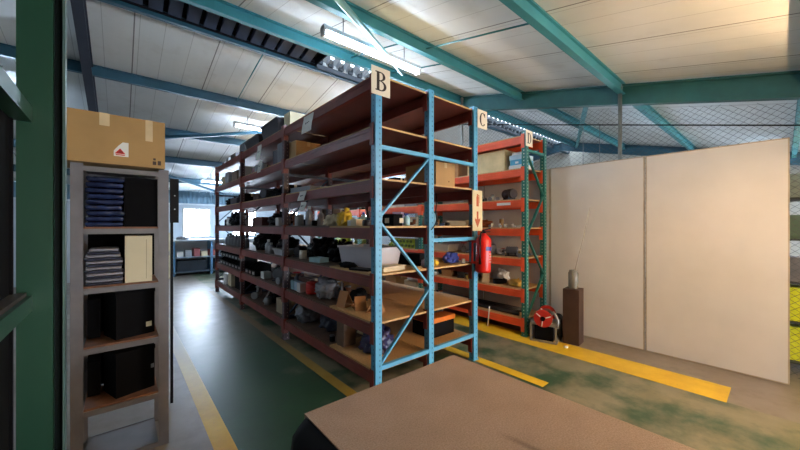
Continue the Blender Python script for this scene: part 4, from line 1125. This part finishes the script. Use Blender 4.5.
# ------------------------------------------------------------------ green rack at extreme left
GPAINT = mat('#173e2d', .38, var=.12, scale=4)
t = thing('storage_rack', 'dark green steel rack upright filling the left edge', 'rack', (0, 0, 0))
b = MB(); b.box(-.232, -.158, 1.45, 1.50, 0, 3.0); put('upright_post', b, GPAINT, t, bevel=.008)
b = MB(); b.box(-.158, -.136, 1.485, 1.50, 0, 3.0); put('recess', b, mat('#101a1a', .5), t)
b = MB(); b.box(-.138, -.132, 1.46, 1.50, 0, 3.0); put('lip', b, mat('#58706c', .35, .4), t)
b = MB(); b.box(-.232, -.158, -1.0, -.95, 0, 2.7); put('upright_post', b, GPAINT, t, bevel=.008)
for x in (-.85,):
    for y in (-1.0, 1.45): put('upright_post', MB().box(x-.035, x+.035, y, y+.05, 0, 2.6), GPAINT, t)
GZ = (.25, .80, 1.39, 1.95)
for z in GZ:
    for x in (-.22, -.85): put('beam', MB().box(x-.02, x+.02, -.95, 1.45, z-.045, z), GPAINT, t)
    put('shelf_board', MB().box(-.86, -.21, -.94, 1.44, z+.0005, z+.012), mat('#2a2420', .7), t)
put('dark_end_sheet', MB().box(-.84, -.235, 1.425, 1.44, .02, 1.93), BLACKM, t)  # added black sheets, here and below, keep the rack interior dark
put('dark_side_sheet', MB().box(-.245, -.24, -.9, 1.42, .02, 1.93), BLACKM, t)
gl = ['lowest', 'second', 'third', 'top']
for i, z in enumerate(GZ[:3]):
    for k, y in enumerate((-.55, .15, .85)):
        carton((-.53, y, z+.0125), 0, .56, .64, .42, 'black crate, %s along %s shelf of the green rack' % (('first', 'second', 'last')[k], gl[i]), BLACKM, tape=False, name='storage_crate', cat='crate')

# ------------------------------------------------------------------ far bench below window
t = thing('work_bench', 'pale blue bench with shelves below the far window', 'bench', (0, 0, 0))
BL = mat('#5d87a8', .5); 
for x in (1.25, 2.28, 3.3, 4.4):
    for y in (12.25, 12.72): put('leg', MB().box(x-.035, x+.035, y-.03, y+.03, 0, 1.09), BL, t)
put('bench_top', MB().box(1.2, 4.45, 12.2, 12.76, 1.09, 1.14), mat('#c2ccd4', .5), t)
put('shelf', MB().box(1.2, 4.45, 12.22, 12.74, .56, .585), mat('#8fa2b0', .5), t); put('shelf', MB().box(1.2, 4.45, 12.22, 12.74, .10, .125), mat('#5a6a78', .5), t)
cc = [WHITE, GREYL, mat('#8a4a4a'), CREAM, mat('#a85850'), GREY, WHITE, mat('#9a6a5a')]
cn = ['white', 'light grey', 'maroon', 'cream', 'pinkish red', 'mid grey', 'bright white', 'brown']
cp = ['first', 'second', 'third', 'fourth', 'fifth', 'sixth', 'seventh', 'eighth', 'ninth', 'tenth', 'eleventh', 'twelfth', 'thirteenth']
for k in range(13):
    carton((1.42+.225*k, 12.48, .5855), .05*(k % 3), .17, .3, .16+.05*(k % 3), '%s carton, %s from left on the far bench shelf' % (cn[k % 8], cp[k]), cc[k % 8], tape=False)
for k, x in enumerate((1.75, 2.78, 3.85)):
    carton((x, 12.49, .1255), 0, .8, .36, .34, 'dark crate, %s from left under the far bench' % cp[k], mat('#26303a', .6), tape=False, name='storage_crate', cat='crate')
t = thing('cabinet', 'tall beige cabinet seen past the grey shelf unit', 'cabinet', (.93, 12.0, 0))
put('body', MB().box(-.27, .21, -.2, .25, 0, 1.36), mat('#c9bf9f', .55), t, bevel=.005); put('door', MB().box(-.26, .2, -.215, -.2005, .04, 1.33), mat('#d2c8a8', .5), t); put('handle', MB().box(.15, .165, -.23, -.2155, .7, .82), STEEL, t)
bag((1.5, 12.4, 1.1405), .16, .14, .10, 'grey cloth heap on the far bench top', GREY, 99, neck=False, name='cloth_heap', cat='cloth')

# ------------------------------------------------------------------ yellow stack rack beyond the fence
t = thing('stock_shelf', 'dark shelf of bright yellow packs beyond the mesh at right edge', 'shelf', (0, 0, 0))
for x in (5.55, 6.1):
    for y in (-1.9, .6): put('upright_post', MB().box(x-.03, x+.03, y-.03, y+.03, 0, 2.4), DARKM, t)
SH = (.12, .55, .98, 1.45, 1.9)
for z in SH: put('shelf_board', MB().box(5.53, 6.12, -1.87, .57, z-.02, z), mat('#39403c', .6), t)
YL = mat('#d8e02a', .5, var=.15, scale=10)
for i, z in enumerate(SH[:2]):
    for k in range(4):
        y = -1.3+k*.42
        for j in range(4):
            carton((5.78, y, z+.0005+j*.093), .02*j, .36, .38, .09, 'bright yellow pack in a pile on the %s board beyond the mesh' % ('lowest', 'second')[i], YL, tape=False, name='yellow_pack', cat='pack', group='yellow packs on the %s board beyond the mesh' % ('lowest', 'second')[i])
for i, (z, m, c) in enumerate(((SH[2], GREY, 'grey'), (SH[3], mat('#4f6a58'), 'green'), (SH[4], mat('#7a8a80'), 'pale green'))):
    for k in range(3):
        carton((5.8, -1.2+k*.55, z+.0005), .04*k, .4, .45, .26, '%s carton, %s from the right, on the shelf beyond the mesh' % (c, cp[k]), m, tape=False)

# ------------------------------------------------------------------ world, camera, view
w = bpy.data.worlds.new('daylight'); SC.world = w; w.use_nodes = True
bg = w.node_tree.nodes['Background']; bg.inputs[0].default_value = (.80, .90, 1, 1); bg.inputs[1].default_value = 9.0
cam = bpy.data.cameras.new('camera'); co = bpy.data.objects.new('camera', cam); COL.objects.link(co)
cam.sensor_width = 36; cam.lens = 327/800*36; cam.clip_start = .02
co.location = (0, 0, 1.6); co.rotation_euler = (PI/2, 0, math.radians(-40.5)); SC.camera = co
vs = SC.view_settings; vs.view_transform = 'Standard'; vs.look = 'None'; vs.gamma = 1; vs.exposure = 0.75; vs.use_curve_mapping = False
